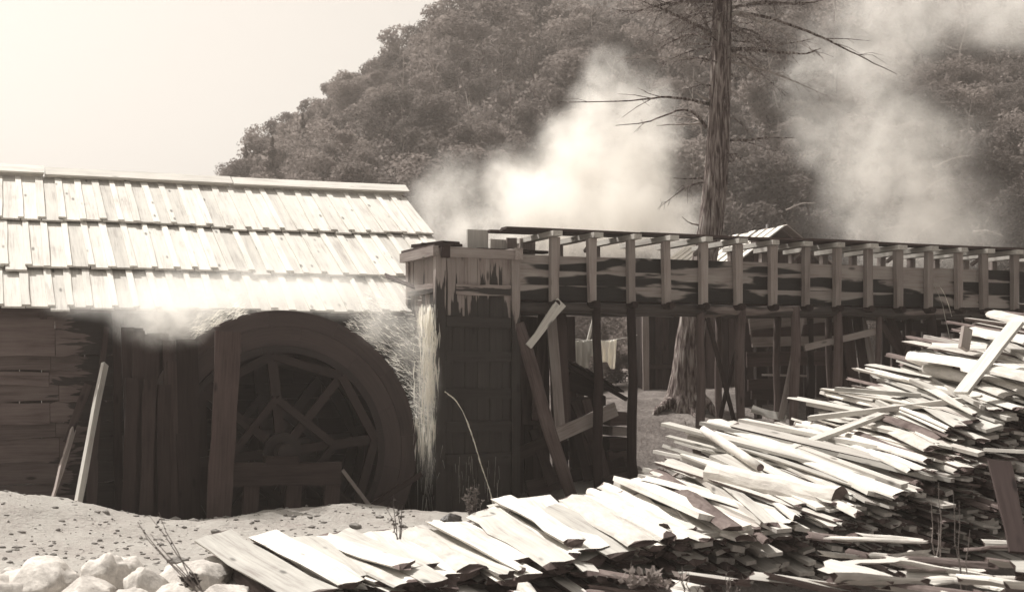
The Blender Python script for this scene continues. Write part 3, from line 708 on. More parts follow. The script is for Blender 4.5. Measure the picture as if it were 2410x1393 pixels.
def dark_shed():
    o = empty('dark_shed', P(1600, 955, 27), 'low dark board shed behind the big tree trunk', 'shed')
    a, b = P(1512, 955, 27.2), P(1720, 958, 26.2); n = 13
    for i in range(n):
        p = a.lerp(b, (i + .5) / n); p.z = .9
        mk('wall_board', board(p + Vector((0, R.uniform(-.02, .02), 0)), p + Z * (2.75 + R.uniform(-.03, .03)), (b - a).length / n - R.uniform(.006, .02), .03, Vector((0, -1, 0)), 3, .006), R.choice(['dark_wood', 'dark_wood', 'brown_wood']), o)
    for z in (1.9, 3.1):
        q0 = a.copy(); q1 = b.copy(); q0.z = q1.z = z
        mk('rail', board(q0 - Vector((0, .04, 0)), q1 - Vector((0, .04, 0)), .1, .04, Vector((0, -1, 0)), 2), 'dark_wood', o)
    mk('door_post', board(P(1519, 740, 26.9), P(1521, 960, 26.9), .13, .12, Vector((0, -1, 0)), 3, .006), 'grey_wood', o)
    for i in range(n + 2):
        p = a.lerp(b, (i - .5) / n); q = p.copy(); p.z = 3.72; q.z = 3.35; p.y -= .35; q.y += 3.0
        mk('roof_board', board(p, q, .16, .03, Z, 1), 'grey_wood', o)
    for i in range(8):
        p = a + Vector((0, .2 + .34 * i, 0)); p.z = .9
        mk('side_board', board(p, p + Z * 2.6, .33, .03, Vector((1, 0, 0)), 1), 'dark_wood', o)
dark_shed()
def yard():
    # open stall of horizontal boards between the trestle posts
    o = empty('board_stall', LP(1850, 960, 2.2), 'ramshackle stall of wide horizontal boards under the flume', 'stall')
    w = 2.0
    for (x0, y0, x1, y1, wd, m) in ((1764, 770, 1960, 742, .28, 'grey_wood'), (1768, 792, 1985, 770, .24, 'brown_wood'), (1770, 806, 1990, 800, .18, 'grey_wood'), (1757, 846, 1985, 842, .26, 'brown_wood'), (1760, 905, 1880, 900, .2, 'brown_wood'), (1768, 925, 1880, 930, .22, 'brown_wood')):
        mk('board', board(LP(x0, y0, w + R.uniform(-.05, .05)), LP(x1, y1, w + .15), wd, .03, V, 4, .012), m, o)
    for x in (1782, 1905, 1990): mk('post', board(LP(x, 742, w + .1), LP(x + 2, 985, w + .1), .11, .09, V, 2), 'dark_wood', o)
    for i in range(9): mk('back_board', board(LP(1765 + i * 28, 760, w + 1.3), LP(1765 + i * 28, 990, w + 1.3), .25, .03, V, 1), 'dark_wood', o)
    mk('table_board', board(LP(1800, 882, w + .3), LP(1880, 884, w + .3), .5, .04, Z, 1), 'grey_wood', o)
    labs = ['left', 'right']
    for i, (x0, y0, x1, y1, wd) in enumerate(((1990, 742, 2010, 900, .22), (2016, 742, 2040, 905, .18), (2028, 748, 2064, 900, .13), (1975, 800, 1995, 900, .2))):
        plank('leaning_board', LP(x0, y0, .9), LP(x1, y1 + 10, .45), wd, .03, 'brown_wood' if i != 2 else 'grey_wood',
              ['broad brown board leaning behind the fifth trestle post', 'second brown board leaning beside the broad one behind the trestle', 'narrow grey board leaning across the others behind the trestle', 'short wide board leaning low behind the trestle'][i], 'board')
    plank('leaning_board', LP(2092, 745, .7), LP(2160, 900, .4), .16, .03, 'brown_wood', 'board leaning to the right just left of the rising slab pile', 'board')
    plank('bent_board', LP(1770, 962, .6), LP(1850, 985, .1), .12, .04, 'light_wood', 'pale board end lying on the ground by the fourth trestle post', 'board')
    o = empty('board_partition', LP(2200, 850, 2.0), 'dark board partition behind the right end of the flume', 'partition')
    for i in range(14): mk('board', board(LP(2085 + 24 * i, 752, 1.6), LP(2085 + 24 * i, 930, 1.6), .17, .03, V, 1), 'dark_wood', o) if i not in (6, 9, 10) else None
    mk('rail', board(LP(2080, 765, 1.55), LP(2420, 785, 1.55), .16, .05, V, 2), 'dark_wood', o)
yard()
def washing():
    y0 = 25.5
    o = empty('washing_line', P(1400, 935, y0), 'washing line strung between poles behind the flume', 'washing line')
    a, b = P(1325, 792, y0), P(1500, 788, y0)
    mk('line', tube([a.lerp(b, t / 8) - Z * .10 * 4 * (t / 8) * (1 - t / 8) for t in range(9)], [.006] * 9, 5), 'light_wood', o)
    mk('pole', tube([P(1376, 830, y0 + .1), P(1398, 745, y0 + .2)], [.035, .03], 7), 'light_wood', o)
    mk('pole', tube([P(1333, 935, y0), P(1326, 780, y0)], [.035, .03], 7), 'light_wood', o)
    def cloth(x0, x1, yt, yb, notch, label, fr):
        g = G(); nx, nz = 26, 14; vs = []
        for k in range(nz + 1):
            for i in range(nx + 1):
                u_, v_ = i / nx, k / nz
                bot = yb + (notch(u_) if notch else 0)
                py = lerp(yt + 5 * math.sin(u_ * math.pi), bot, v_)
                p = P(lerp(x0, x1, u_) + (u_ - .5) * -10 * v_, py, y0)
                p.y += .05 * math.sin(u_ * fr) * (0.3 + v_) + .02 * math.sin(u_ * fr * 2.3 + v_ * 3)
                vs.append(p)
        n = nx + 1
        g.add(vs, [(k * n + i, k * n + i + 1, (k + 1) * n + i + 1, (k + 1) * n + i) for k in range(nz) for i in range(nx)])
        ob = mk('hanging_shirt', g, 'cloth', label=label, cat='shirt', smooth=True)
        sm = ob.modifiers.new('thickness', 'SOLIDIFY'); sm.thickness = .004
    cloth(1338, 1400, 797, 868, lambda u: -42 * (1 - sstep(.18, .28, u)) - 30 * sstep(.78, .9, u), 'white shirt hanging on the washing line left of the trestle post', 26)
    cloth(1402, 1452, 797, 852, lambda u: -25 * (1 - sstep(.1, .2, u)) + 16 * sstep(.5, .8, u), 'white shirt hanging on the washing line right of the trestle post', 21)
washing()

# ================================================================== BIG PINE
def limb(o, pts, r0, r1=.006, mat='pine_bark', twigs=0, name='branch', n=6, rough=.12):
    cs = []
    for i in range(len(pts) - 1):
        for t in range(4): cs.append(pts[i].lerp(pts[i + 1], t / 4))
    cs.append(pts[-1]); m = len(cs)
    for _ in range(2):
        cs = [cs[0]] + [(cs[i - 1] + cs[i] * 2 + cs[i + 1]) / 4 for i in range(1, m - 1)] + [cs[-1]]
    cs = [cs[0]] + [c + Vector((R.uniform(-1, 1), R.uniform(-1, 1), R.uniform(-1, 1))) * r0 * .25 for c in cs[1:]]
    g = tube(cs, [lerp(r0, r1, i / (m - 1)) for i in range(m)], n, rough=rough)
    for _ in range(twigs):
        i = R.randrange(m // 4, m - 1); dr = (cs[-1] - cs[0]).normalized()
        d = (dr + Vector((R.uniform(-.9, .9), R.uniform(-.9, .9), R.uniform(-.7, .6)))).normalized() * R.uniform(.25, .8) * (cs[-1] - cs[0]).length * .3
        p1 = cs[i] + d * .5 + Vector((0, 0, R.uniform(-.04, .04))); p2 = cs[i] + d + Vector((0, 0, R.uniform(-.12, .02)))
        rr = max(.004, lerp(r0, r1, i / (m - 1)) * .5)
        tube([cs[i], p1, p2], [rr, rr * .7, .003], 4, g)
        if R.random() < .6:
            e = p1 + Vector((R.uniform(-.2, .2), R.uniform(-.2, .2), R.uniform(-.15, .12))); tube([p1, e], [rr * .5, .003], 4, g)
    return mk(name, g, mat, o, smooth=True)
def pine():
    D = 24.0
    base = P(1612, 958, D); o = empty('pine_tree', base, 'tall old pine with thick furrowed trunk and dead lower branches', 'tree')
    cl = [(1606, 985, 52), (1608, 955, 46), (1612, 925, 40), (1616, 880, 36), (1622, 820, 33), (1632, 740, 31), (1648, 660, 30), (1662, 590, 29.5), (1672, 540, 29), (1682, 450, 27.5), (1689, 350, 26.5), (1693, 250, 25), (1697, 130, 23.5), (1701, 0, 22), (1706, -150, 20), (1711, -320, 17), (1716, -520, 13), (1720, -700, 8), (1722, -800, 2)]
    g = G(); n = 48; vs = []; fs = []
    cs = []
    for (a, b) in zip(cl, cl[1:]):
        for t in range(6): cs.append(tuple(lerp(a[i], b[i], t / 6) for i in range(3)))
    cs.append(cl[-1])
    for i, (px, py, r) in enumerate(cs):
        c = P(px, py, D); rr = r / F * D
        for j in range(n):
            a = 2 * math.pi * j / n
            k = 1 + .05 * noise.noise(Vector((math.cos(a) * 2.4, math.sin(a) * 2.4, c.z * .5))) + .07 * noise.noise(Vector((math.cos(a) * 7, math.sin(a) * 7, c.z * 1.6))) + .05 * noise.noise(Vector((math.cos(a) * 15, math.sin(a) * 15, c.z * 3.5)))
            if py > 900: k += .35 * sstep(900, 985, py) * max(0, math.sin(a * 2.5 + .8))
            vs.append(c + Vector((math.cos(a), math.sin(a), 0)) * rr * k)
    for i in range(len(cs) - 1):
        for j in range(n):
            k = (j + 1) % n; fs.append((i * n + j, (i + 1) * n + j, (i + 1) * n + k, i * n + k))
    mk('trunk', g.add(vs, fs), 'pine_bark', o, smooth=True, origin=base)
    def B(*p): return [P(x, y, D + d) for x, y, d in p]
    dead = 'dead_bark'
    for pts, r, m, tw in ((B((1668, 245, 0), (1620, 232, -.3), (1560, 228, -.6), (1460, 240, -.9), (1310, 240, -1.2)), .035, 'pine_bark', 5),
                          (B((1662, 300, 0), (1640, 270, -.2), (1610, 255, -.3), (1570, 270, -.5), (1520, 290, -.6), (1450, 296, -.7)), .035, 'pine_bark', 3),
                          (B((1655, 290, 0), (1600, 293, .3), (1545, 296, .5)), .03, dead, 2), (B((1650, 285, 0), (1625, 276, .3), (1575, 272, .6)), .022, dead, 2),
                          (B((1672, 240, 0), (1645, 225, -.1), (1635, 216, -.1)), .03, dead, 0),
                          (B((1720, 330, 0), (1765, 330, -.3), (1800, 324, -.4), (1868, 324, -.6)), .03, 'pine_bark', 2),
                          (B((1672, 80, 0), (1640, 60, -.4), (1590, 35, -.8), (1555, 20, -1.0), (1500, 0, -1.2)), .045, 'pine_bark', 16),
                          (B((1672, 85, 0), (1655, 40, .3), (1635, 5, .5), (1610, -30, .7)), .04, 'pine_bark', 12),
                          (B((1672, 95, 0), (1630, 75, .5), (1575, 100, 1.0), (1540, 124, 1.2)), .035, 'pine_bark', 14), (B((1670, 104, 0), (1620, 104, .2), (1570, 108, .5)), .02, 'pine_bark', 8),
                          (B((1680, 5, 0), (1620, 2, -.6), (1560, 10, -1), (1490, 30, -1.4), (1440, 20, -1.6)), .03, 'pine_bark', 16),
                          (B((1718, 38, 0), (1740, 28, -.2), (1765, 36, -.3), (1790, 50, -.4), (1805, 66, -.4), (1812, 85, -.4)), .045, dead, 3),
                          (B((1800, 60, -.4), (1815, 46, -.4), (1845, 36, -.5)), .022, dead, 1),
                          (B((1718, 30, 0), (1790, 35, .4), (1880, 66, .8), (1960, 100, 1.0), (2040, 140, 1.2), (2112, 176, 1.3)), .04, 'pine_bark', 4),
                          (B((1722, 115, 0), (1760, 116, -.4), (1830, 124, -.8), (1900, 128, -1.0), (1932, 114, -1.1)), .04, 'pine_bark', 9), (B((1724, 120, 0), (1760, 140, .4), (1790, 162, .6)), .025, 'pine_bark', 10),
                          (B((1722, 20, 0), (1790, 4, .3), (1900, 10, .6), (1960, -6, .9)), .035, 'pine_bark', 14), (B((1700, -40, 0), (1770, -30, -.8), (1850, 0, -1.6)), .03, 'pine_bark', 12),
                          (B((1655, 420, 0), (1620, 421, -.1), (1585, 420, -.2)), .02, 'pine_bark', 0), (B((1645, 530, 0), (1622, 525, -.1), (1605, 510, -.2)), .02, dead, 0),
                          (B((1718, 365, 0), (1735, 362, 0)), .025, 'pine_bark', 0), (B((1716, 380, 0), (1730, 378, 0)), .02, 'pine_bark', 0)):
        limb(o, pts, r, .006, m, tw)
    for k in range(56):      # dead whips and thin sprays round the upper trunk
        z = R.uniform(150, -70) if k < 44 else R.uniform(150, 430); a = R.uniform(0, 6.28); ln = R.uniform(.7, 2.4) * (1 if k < 44 else .5)
        c = P(lerp(1697, 1704, (150 - z) / 220) if z < 150 else lerp(1697, 1683, (z - 150) / 290), z, D); d = Vector((math.cos(a) * 1.0, math.sin(a) * .8, R.uniform(-.25, .2)))
        limb(o, [c, c + d * ln * .5 + Z * R.uniform(-.05, .12), c + d * ln - Z * R.uniform(.0, .35)], R.uniform(.012, .024), .004, R.choice(['pine_bark', 'dead_bark', 'pine_bark']), 16)
    for k in range(26):
        z = R.uniform(-80, -760); a = R.uniform(0, 6.28); ln = R.uniform(1.6, 3.4) * (1 - (-z) / 1100)
        c = P(lerp(1701, 1722, -z / 800), z, D); d = Vector((math.cos(a), math.sin(a), R.uniform(-.15, .25)))
        limb(o, [c, c + d * ln * .5, c + d * ln - Z * .3], .04, .006, 'pine_bark', 10)
    # roots
    for (x, y, x2, y2) in ((1650, 935, 1700, 985), (1580, 945, 1530, 968), (1620, 950, 1640, 985)):
        a, b = P(x, y, D - .2), P(x2, y2, D - .6); b.z = gz(b.x, b.y) - .06
        limb(o, [a, (a + b) / 2 + Z * .03, b], .11, .03, 'pine_bark', 0, 'root', 9)
    # needle tufts of the high crown
    g = G()
    for k in range(1500):
        z = R.uniform(-120, -800); a = R.uniform(0, 6.28); r = R.uniform(.3, 1) ** .6 * 3.2 * (1 - (-z) / 1150)
        p = P(lerp(1701, 1722, -z / 800), z, D) + Vector((math.cos(a) * r, math.sin(a) * r, R.uniform(-.3, .3)))
        d = Vector((R.uniform(-1, 1), R.uniform(-1, 1), R.uniform(-1, 1))).normalized() * .16; e = Vector((R.uniform(-1, 1), R.uniform(-1, 1), R.uniform(-1, 1))).normalized() * .07
        g.add([p - d - e, p + d - e, p + d + e, p - d + e], [(0, 1, 2, 3)])
    for k in range(2600):
        z = R.uniform(140, -120); a = R.uniform(0, 6.28); r = R.uniform(.3, 1.5)
        if noise.noise(Vector((math.cos(a) * r * .9, z * .02, math.sin(a) * r * .9))) < .08: continue
        p = P(lerp(1697, 1704, (140 - z) / 260), z, D) + Vector((math.cos(a) * r, math.sin(a) * r, R.uniform(-.25, .25)))
        d = Vector((R.uniform(-1, 1), R.uniform(-1, 1), R.uniform(-1, .4))).normalized() * .06; e = Vector((R.uniform(-1, 1), R.uniform(-1, 1), R.uniform(-1, 1))).normalized() * .004
        g.add([p - d - e, p + d - e, p + d + e, p - d + e], [(0, 1, 2, 3)])
    mk('crown', g, 'dark_leaf', o)
pine()

# ================================================================== SLAB PILE
ST = [((60, 1330, 11.6), (150, 1470, 9.8)), ((330, 1290, 12.0), (480, 1425, 10.3)), ((560, 1262, 12.3), (760, 1388, 10.6)), ((800, 1252, 12.8), (1000, 1350, 11.0)), ((1050, 1228, 13.2), (1215, 1325, 11.4)), ((1235, 1172, 13.8), (1440, 1292, 11.8)), ((1450, 1140, 14.4), (1655, 1240, 12.2)),
      ((1610, 1075, 15.2), (1930, 1215, 12.6)), ((1655, 1000, 15.8), (2090, 1150, 12.9)), ((1890, 985, 16.4), (2270, 1088, 13.2)), ((1975, 910, 17.0), (2330, 1010, 13.6)), ((2150, 832, 17.6), (2450, 930, 14.0)), ((2290, 770, 18.2), (2600, 850, 14.5)), ((2390, 735, 18.5), (2750, 800, 15.0)), ((2520, 700, 18.9), (2950, 740, 15.6))]
BK = [P(*a) for a, b in ST]; FR = [P(*b) for a, b in ST]
def cat(pts, t):
    t = max(0, min(len(pts) - 1.001, t)); i = int(t); f = t - i
    a, b, c, d = pts[max(i - 1, 0)], pts[i], pts[i + 1], pts[min(i + 2, len(pts) - 1)]
    return 0.5 * ((2 * b) + (c - a) * f + (2 * a - 5 * b + 4 * c - d) * f * f + (3 * b - a - 3 * c + d) * f ** 3)
def pile():
    indiv = []; core = G(); NI = 0
    regs = [(2.2, 'bleached slab of the low row by the sand', 'slabs of the low row by the sand'),
            (5.0, 'bleached slab in front of the penstock box', 'slabs in front of the penstock box'),
            (7.2, 'pale slab in the pile below the flume posts', 'slabs of the pile below the flume posts'),
            (10.2, 'pale slab in the broad middle of the pile', 'slabs in the broad middle of the pile'),
            (99, 'pale slab on the high heap under the flume', 'slabs of the high heap')]
    layer = 0; cand = []
    while layer < 42:
        t = 1.75 + R.uniform(0, .25)
        while t < 13.6:
            left = 1 - sstep(4.5, 7.5, t)
            wd = lerp(R.uniform(.06, .22), R.uniform(.15, .46), left)
            if layer > 1: wd = lerp(R.uniform(.06, .20), R.uniform(.14, .32), left)
            th = lerp(R.uniform(.02, .055), R.uniform(.04, .09), left)
            b, f = cat(BK, t), cat(FR, t)
            # arc length covered by this slab
            b2, f2 = cat(BK, t + .1), cat(FR, t + .1)
            per = ((b2 - b).length + (f2 - f).length) / 2 / .1
            dz = layer * lerp(.050, .062, left) + R.uniform(-.02, .02)
            dirv = (f - b); ln = dirv.length; dirv = dirv / ln
            a0 = b + dirv * R.uniform(-.20, .40) - Z * dz; a1 = f + dirv * (R.uniform(-.35, .25) if layer < 2 else R.uniform(-.30, .0) - .004 * layer) - Z * dz
            side = Vector((-dirv.y, dirv.x, 0)); yaw = R.uniform(-.10, .10) * ln * (0.5 + .9 * (1 - left))
            a0 += side * yaw; a1 -= side * yaw
            if layer > 3: a0 = a1 - dirv * min(ln, R.uniform(.9, 1.6))
            if layer > 1 and R.random() < .07: a1 += dirv * R.uniform(.15, .5)
            a1.z += R.uniform(-.05, .04)
            gnd = gz(a1.x, a1.y)
            if a1.z > gnd - .02 and min(a0.z, a1.z) > -.15:
                mid = (a0 + a1) / 2; px = CX + F * a1.x / a1.y; py = HY - F * (a1.z - H) / a1.y
                cand.append((layer, t, a0, a1, wd, th, left, px, py))
            t += wd * (R.uniform(.88, 1.12) if layer == 0 else R.uniform(.72, 1.0)) / per
        layer += 1
    def score(c):
        layer, t, a0, a1, wd, th, left, px, py = c
        vis = 1.0 if layer == 0 else (.55 if layer == 1 else .25 / (1 + layer * .08))
        on = 1.0 if -150 < px < 2560 and py < 1420 else .05
        return vis * on * wd * (a1 - a0).length / a1.y
    cand.sort(key=score, reverse=True)
    for i, (layer, t, a0, a1, wd, th, left, px, py) in enumerate(cand):
        fu = R.random() < (.62 if layer < 2 else .5)
        roll = R.uniform(-.16, .16) + (.10 if layer < 2 else 0)
        kind = R.random()
        if left < .5 and R.random() < .35:
            g = board(a0, a1, wd, th, Z + Vector((R.uniform(-.3, .3), R.uniform(-.3, .3), 0)), 3, .008, R.uniform(.8, 1))
            mats = ['pale_slab_wood' if kind < .75 else 'grey_slab_wood']
            isb = True
        else:
            g = slab(a0, a1, wd, th, fu, roll, 5 if i < 280 else 2, wane=.03 * wd / .3, taper=R.uniform(.7, 1.1), bow=R.uniform(-.03, .03), ragged=.06)
            mats = SLABP if ((kind < .88 or left > .5) and layer < 3) else (SLABM if kind < .85 else SLABG); isb = False
        if i < 270:
            for lim, lab, grp in regs:
                if t < lim: break
            lk = ('square-edged ' if isb else 'wide ' if wd > .3 else 'narrow ') + ('' if isb else 'flat-side-up ' if fu else 'round-side-up '); lab = lk + lab + ('' if layer < 2 else ', deeper down'); grp = lk + grp + ('' if layer < 2 else ' deeper down')
            mk('wood_slab' if not isb else 'edging_board', g, mats, label=lab, cat='slab', group=grp, kind='thing')
        else:
            o = len(core.v); core.v += g.v; core.g += g.g
            core.f += [tuple(k + o for k in q) for q in g.f]; core.mi += ([0] * len(g.f) if isb else [{0: 0, 1: 1, 2: 2}[m] for m in g.mi])
    mk('slab_heap', core, ['grey_slab_wood', 'slab_bark', 'shaded_slab_end'], label='dark mass of slab ends packed beneath the top of the pile', cat='slab pile', kind='stuff')
pile()
def special():
    a, b = P(1672, 1115, 14.2), P(1978, 1182, 12.9)
    pts = [a.lerp(b, t / 8) + Z * .012 * math.sin(t * 1.7) for t in range(9)]
    o = mk('log', tube(pts, [.125, .13, .13, .135, .14, .14, .145, .15, .155], 18, rough=.05, capmi=1), ['log_bark', 'shaded_slab_end'], label='thick peeled log lying among the slabs, its dark end turned to the front', cat='log', smooth=False)
    tagp = [('plank', P(1788, 1084, 14.4), P(2074, 976, 15.2), .11, .05, 'light_wood', 'straight narrow plank lying slantwise across the middle of the slab pile', .2),
            ('plank', P(1905, 984, 15.9), P(2310, 936, 14.6), .10, .06, 'light_wood', 'long straight edging lying nearly level across the slab pile', .2),
            ('plank', P(1968, 915, 16.2), P(2262, 938, 15.4), .16, .05, 'pale_slab_wood', 'long board lying level along the back edge of the slab pile', 0),
            ('plank', P(2392, 760, 14.6), P(2262, 925, 14.2), .20, .04, 'pale_slab_wood', 'wide white board sloping down across the high heap of slabs', 0),
            ('plank', P(2150, 895, 15.9), P(2235, 935, 15.2), .12, .05, 'pale_slab_wood', 'short board lying slantwise in the back edge of the slab pile', .2),
            ('plank', P(2070, 945, 15.6), P(2150, 985, 15.0), .12, .05, 'pale_slab_wood', 'short pale board under the long straight edging', 0),
            ('plank', P(1690, 1072, 14.4), P(1790, 1118, 14.0), .34, .03, 'pale_slab_wood', 'very wide white board lying askew beside the thick peeled log', 0)]
    for nm, a, b, wd, th, m, lab, tl in tagp:
        mk(nm, board(a, b, wd, th, Z + Vector((0, -tl, 0)), 5, .006), m, label=lab, cat='plank')
    for (a, b, r, lab) in ((P(2142, 838, 16.5), P(2250, 872, 15.6), .085, 'short round pole end sticking out left from the high heap'),
                           (P(2178, 868, 16.0), P(2300, 895, 15.0), .075, 'second round pole lying just below the short pole end on the high heap'),
                           (P(1655, 1010, 15.2), P(1790, 1100, 13.9), .055, 'pale round pole lying along the left edge of the slab pile')):
        mk('pole_end', tube([a.lerp(b, t / 4) for t in range(5)], [r * .8, r * 1.02, r * .98, r * .9, r * .8], 10, rough=.07, capmi=1), ['log_bark', 'shaded_slab_end'], label=lab, cat='pole', smooth=True)
    for (a, b, wd, lab) in ((P(2165, 835, 16.0), P(2420, 875, 14.4), .40, 'broad white slab on the high heap below the sloping board'), (P(2290, 775, 16.4), P(2430, 800, 15.2), .36, 'broad white slab right under the flume at the top of the high heap'),
                            (P(2340, 735, 16.2), P(2460, 770, 15.4), .34, 'topmost white slab of the high heap'), (P(2200, 812, 16.6), P(2330, 818, 15.8), .22, 'flat pale slab at the left shoulder of the high heap'),
                            (P(2330, 865, 14.4), P(2480, 900, 13.5), .34, 'white slab under the lower end of the sloping board')):
        mk('wood_slab', slab(a, b, wd, .065, False, .1, 6, .04, .9), SLABP, label=lab, cat='slab', kind='thing')
    mk('upright_board', board(P(2268, 822, 15.6), P(2276, 772, 15.7), .14, .05, V, 1), 'grey_wood', label='short board end standing upright behind the high heap', cat='board')
    # near row of pale boulders and rounded slab ends at the sandy bank
    for i, (px, py, d, rx, rz, lab) in enumerate(((130, 1335, 11.3, .27, .22, 'large pale rounded boulder at the front of the sand'), (20, 1372, 10.9, .30, .18, 'pale rounded boulder at the edge of the picture below the sand mound'), (275, 1330, 11.5, .20, .22, 'tall pale boulder beside the large rounded one'),
                                                  (210, 1365, 10.9, .22, .18, 'pale boulder in front between the large one and the tall one'), (365, 1348, 11.1, .17, .20, 'smooth pale boulder left of the dark sprig'), (330, 1388, 10.6, .2, .14, 'low pale boulder in front of the smooth one'), (465, 1330, 11.6, .28, .16, 'broad low pale boulder right of the dark sprig'), (415, 1375, 10.9, .2, .15, 'pale boulder under the dark sprig'), (535, 1368, 11.0, .22, .14, 'low pale boulder touching the first slab of the row'), (60, 1335, 11.6, .16, .13, 'small pale boulder at the foot of the sand mound'), (320, 1305, 12.0, .18, .12, 'half buried pale boulder behind the others'), (520, 1300, 12.2, .2, .1, 'half buried flat boulder behind the start of the slab row'),
                                                  (1160, 1222, 13.1, .19, .16, 'pale boulder among the slabs beside the small leafy bush'), (1060, 1205, 14.5, .13, .10, 'wet dark stone at the foot of the falling water'))):
        c = P(px, py + 14, d)
        mk('boulder', blob(c - Vector((0, .25 if py > 1250 else 0, .06)), rx * 1.25, rx * (2.0 if py > 1250 else 1), rz * 1.1, 36, 22, .20, 2.2, facets=18), 'wet_stone' if 'wet' in lab else 'pale_stone', label=lab, cat='boulder', smooth=True)
    # loose slabs nearest the camera
    grp = 'loose slabs strewn in front of the pile'
    for i in range(30):
        px = R.uniform(1880, 2440); py = R.uniform(1255, 1400) + (px - 2150) * .06; d = lerp(11.2, 8.6, (py - 1240) / 160) + R.uniform(-.2, .2)
        a = P(px, py, d); ang = rad(R.uniform(-50, 25)); ln = R.uniform(.3, 1.1)
        dv = Vector((math.cos(ang), math.sin(ang), R.uniform(-.16, .02))).normalized()
        b = a + dv * ln
        mk('loose_slab', slab(a, b, R.uniform(.06, .22), R.uniform(.02, .06), R.random() < .5, R.uniform(-.6, .6), 4, .03, R.uniform(.3, 1)), R.choice([SLABP, SLABM, SLABP]), label='pale slab strewn in the dark front of the pile, nearest the viewer', cat='slab', group=grp, kind='thing')
    for i in range(14):
        px = R.uniform(1180, 1900); py = R.uniform(1330, 1420); d = R.uniform(10.3, 10.9); a = P(px, py, d); ang = rad(R.uniform(-80, 10))
        b = a + Vector((math.cos(ang), math.sin(ang), R.uniform(-.2, .05))) * R.uniform(.3, .8)
        mk('loose_slab', slab(a, b, R.uniform(.10, .22), R.uniform(.03, .07), R.random() < .5, R.uniform(-.4, .4), 3, .02, .8), R.choice([SLABP, SLABG, SLABM]), label='slab end half buried in the shaded foot of the pile', cat='slab', group='slab ends at the shaded foot of the pile', kind='thing')
    plank('leaning_board', P(2352, 1085, 11.0), P(2398, 1300, 10.4), .20, .03, 'brown_wood', 'dim board leaning in the shadow at the end of the slab pile', 'board', up=Vector((0, -1, .2)), taper=.7)
    plank('stick', P(2318, 1058, 11.5), P(2440, 1064, 11.0), .035, .03, 'light_wood', 'thin bright stick sticking out of the dark end of the pile', 'stick', up=Z)
    plank('stick', P(1540, 1062, 17.0), P(1700, 1095, 15.4), .05, .04, 'light_wood', 'pale stick reaching from the pile to the trodden ground', 'stick', up=Z)
    plank('stick', P(1560, 1138, 16.0), P(1650, 1075, 16.6), .03, .03, 'grey_wood', 'thin grey stick lying behind the pile on the trodden ground', 'stick', up=Z)
special()
def scraps():
    for i in range(26):
        px = R.uniform(1500, 1700); d = R.uniform(16.5, 19.5); a = P(px, 1000, d); a.z = gz(a.x, a.y) + .03
        an = R.uniform(0, 6.28); b = a + Vector((math.cos(an), math.sin(an) * .7, R.uniform(0, .12))) * R.uniform(.2, .7)
        b.z = max(b.z, gz(b.x, b.y) + .03)
        mk('wood_scrap', slab(a, b, R.uniform(.06, .16), R.uniform(.02, .05), R.random() < .5, R.uniform(-.4, .4), 3, .015, R.uniform(.4, 1)), R.choice([SLABP, SLABM, SLABG]), label='scrap of slab lying on the trodden ground behind the pile', cat='wood scrap', group='scraps on the trodden ground', kind='thing')
scraps()

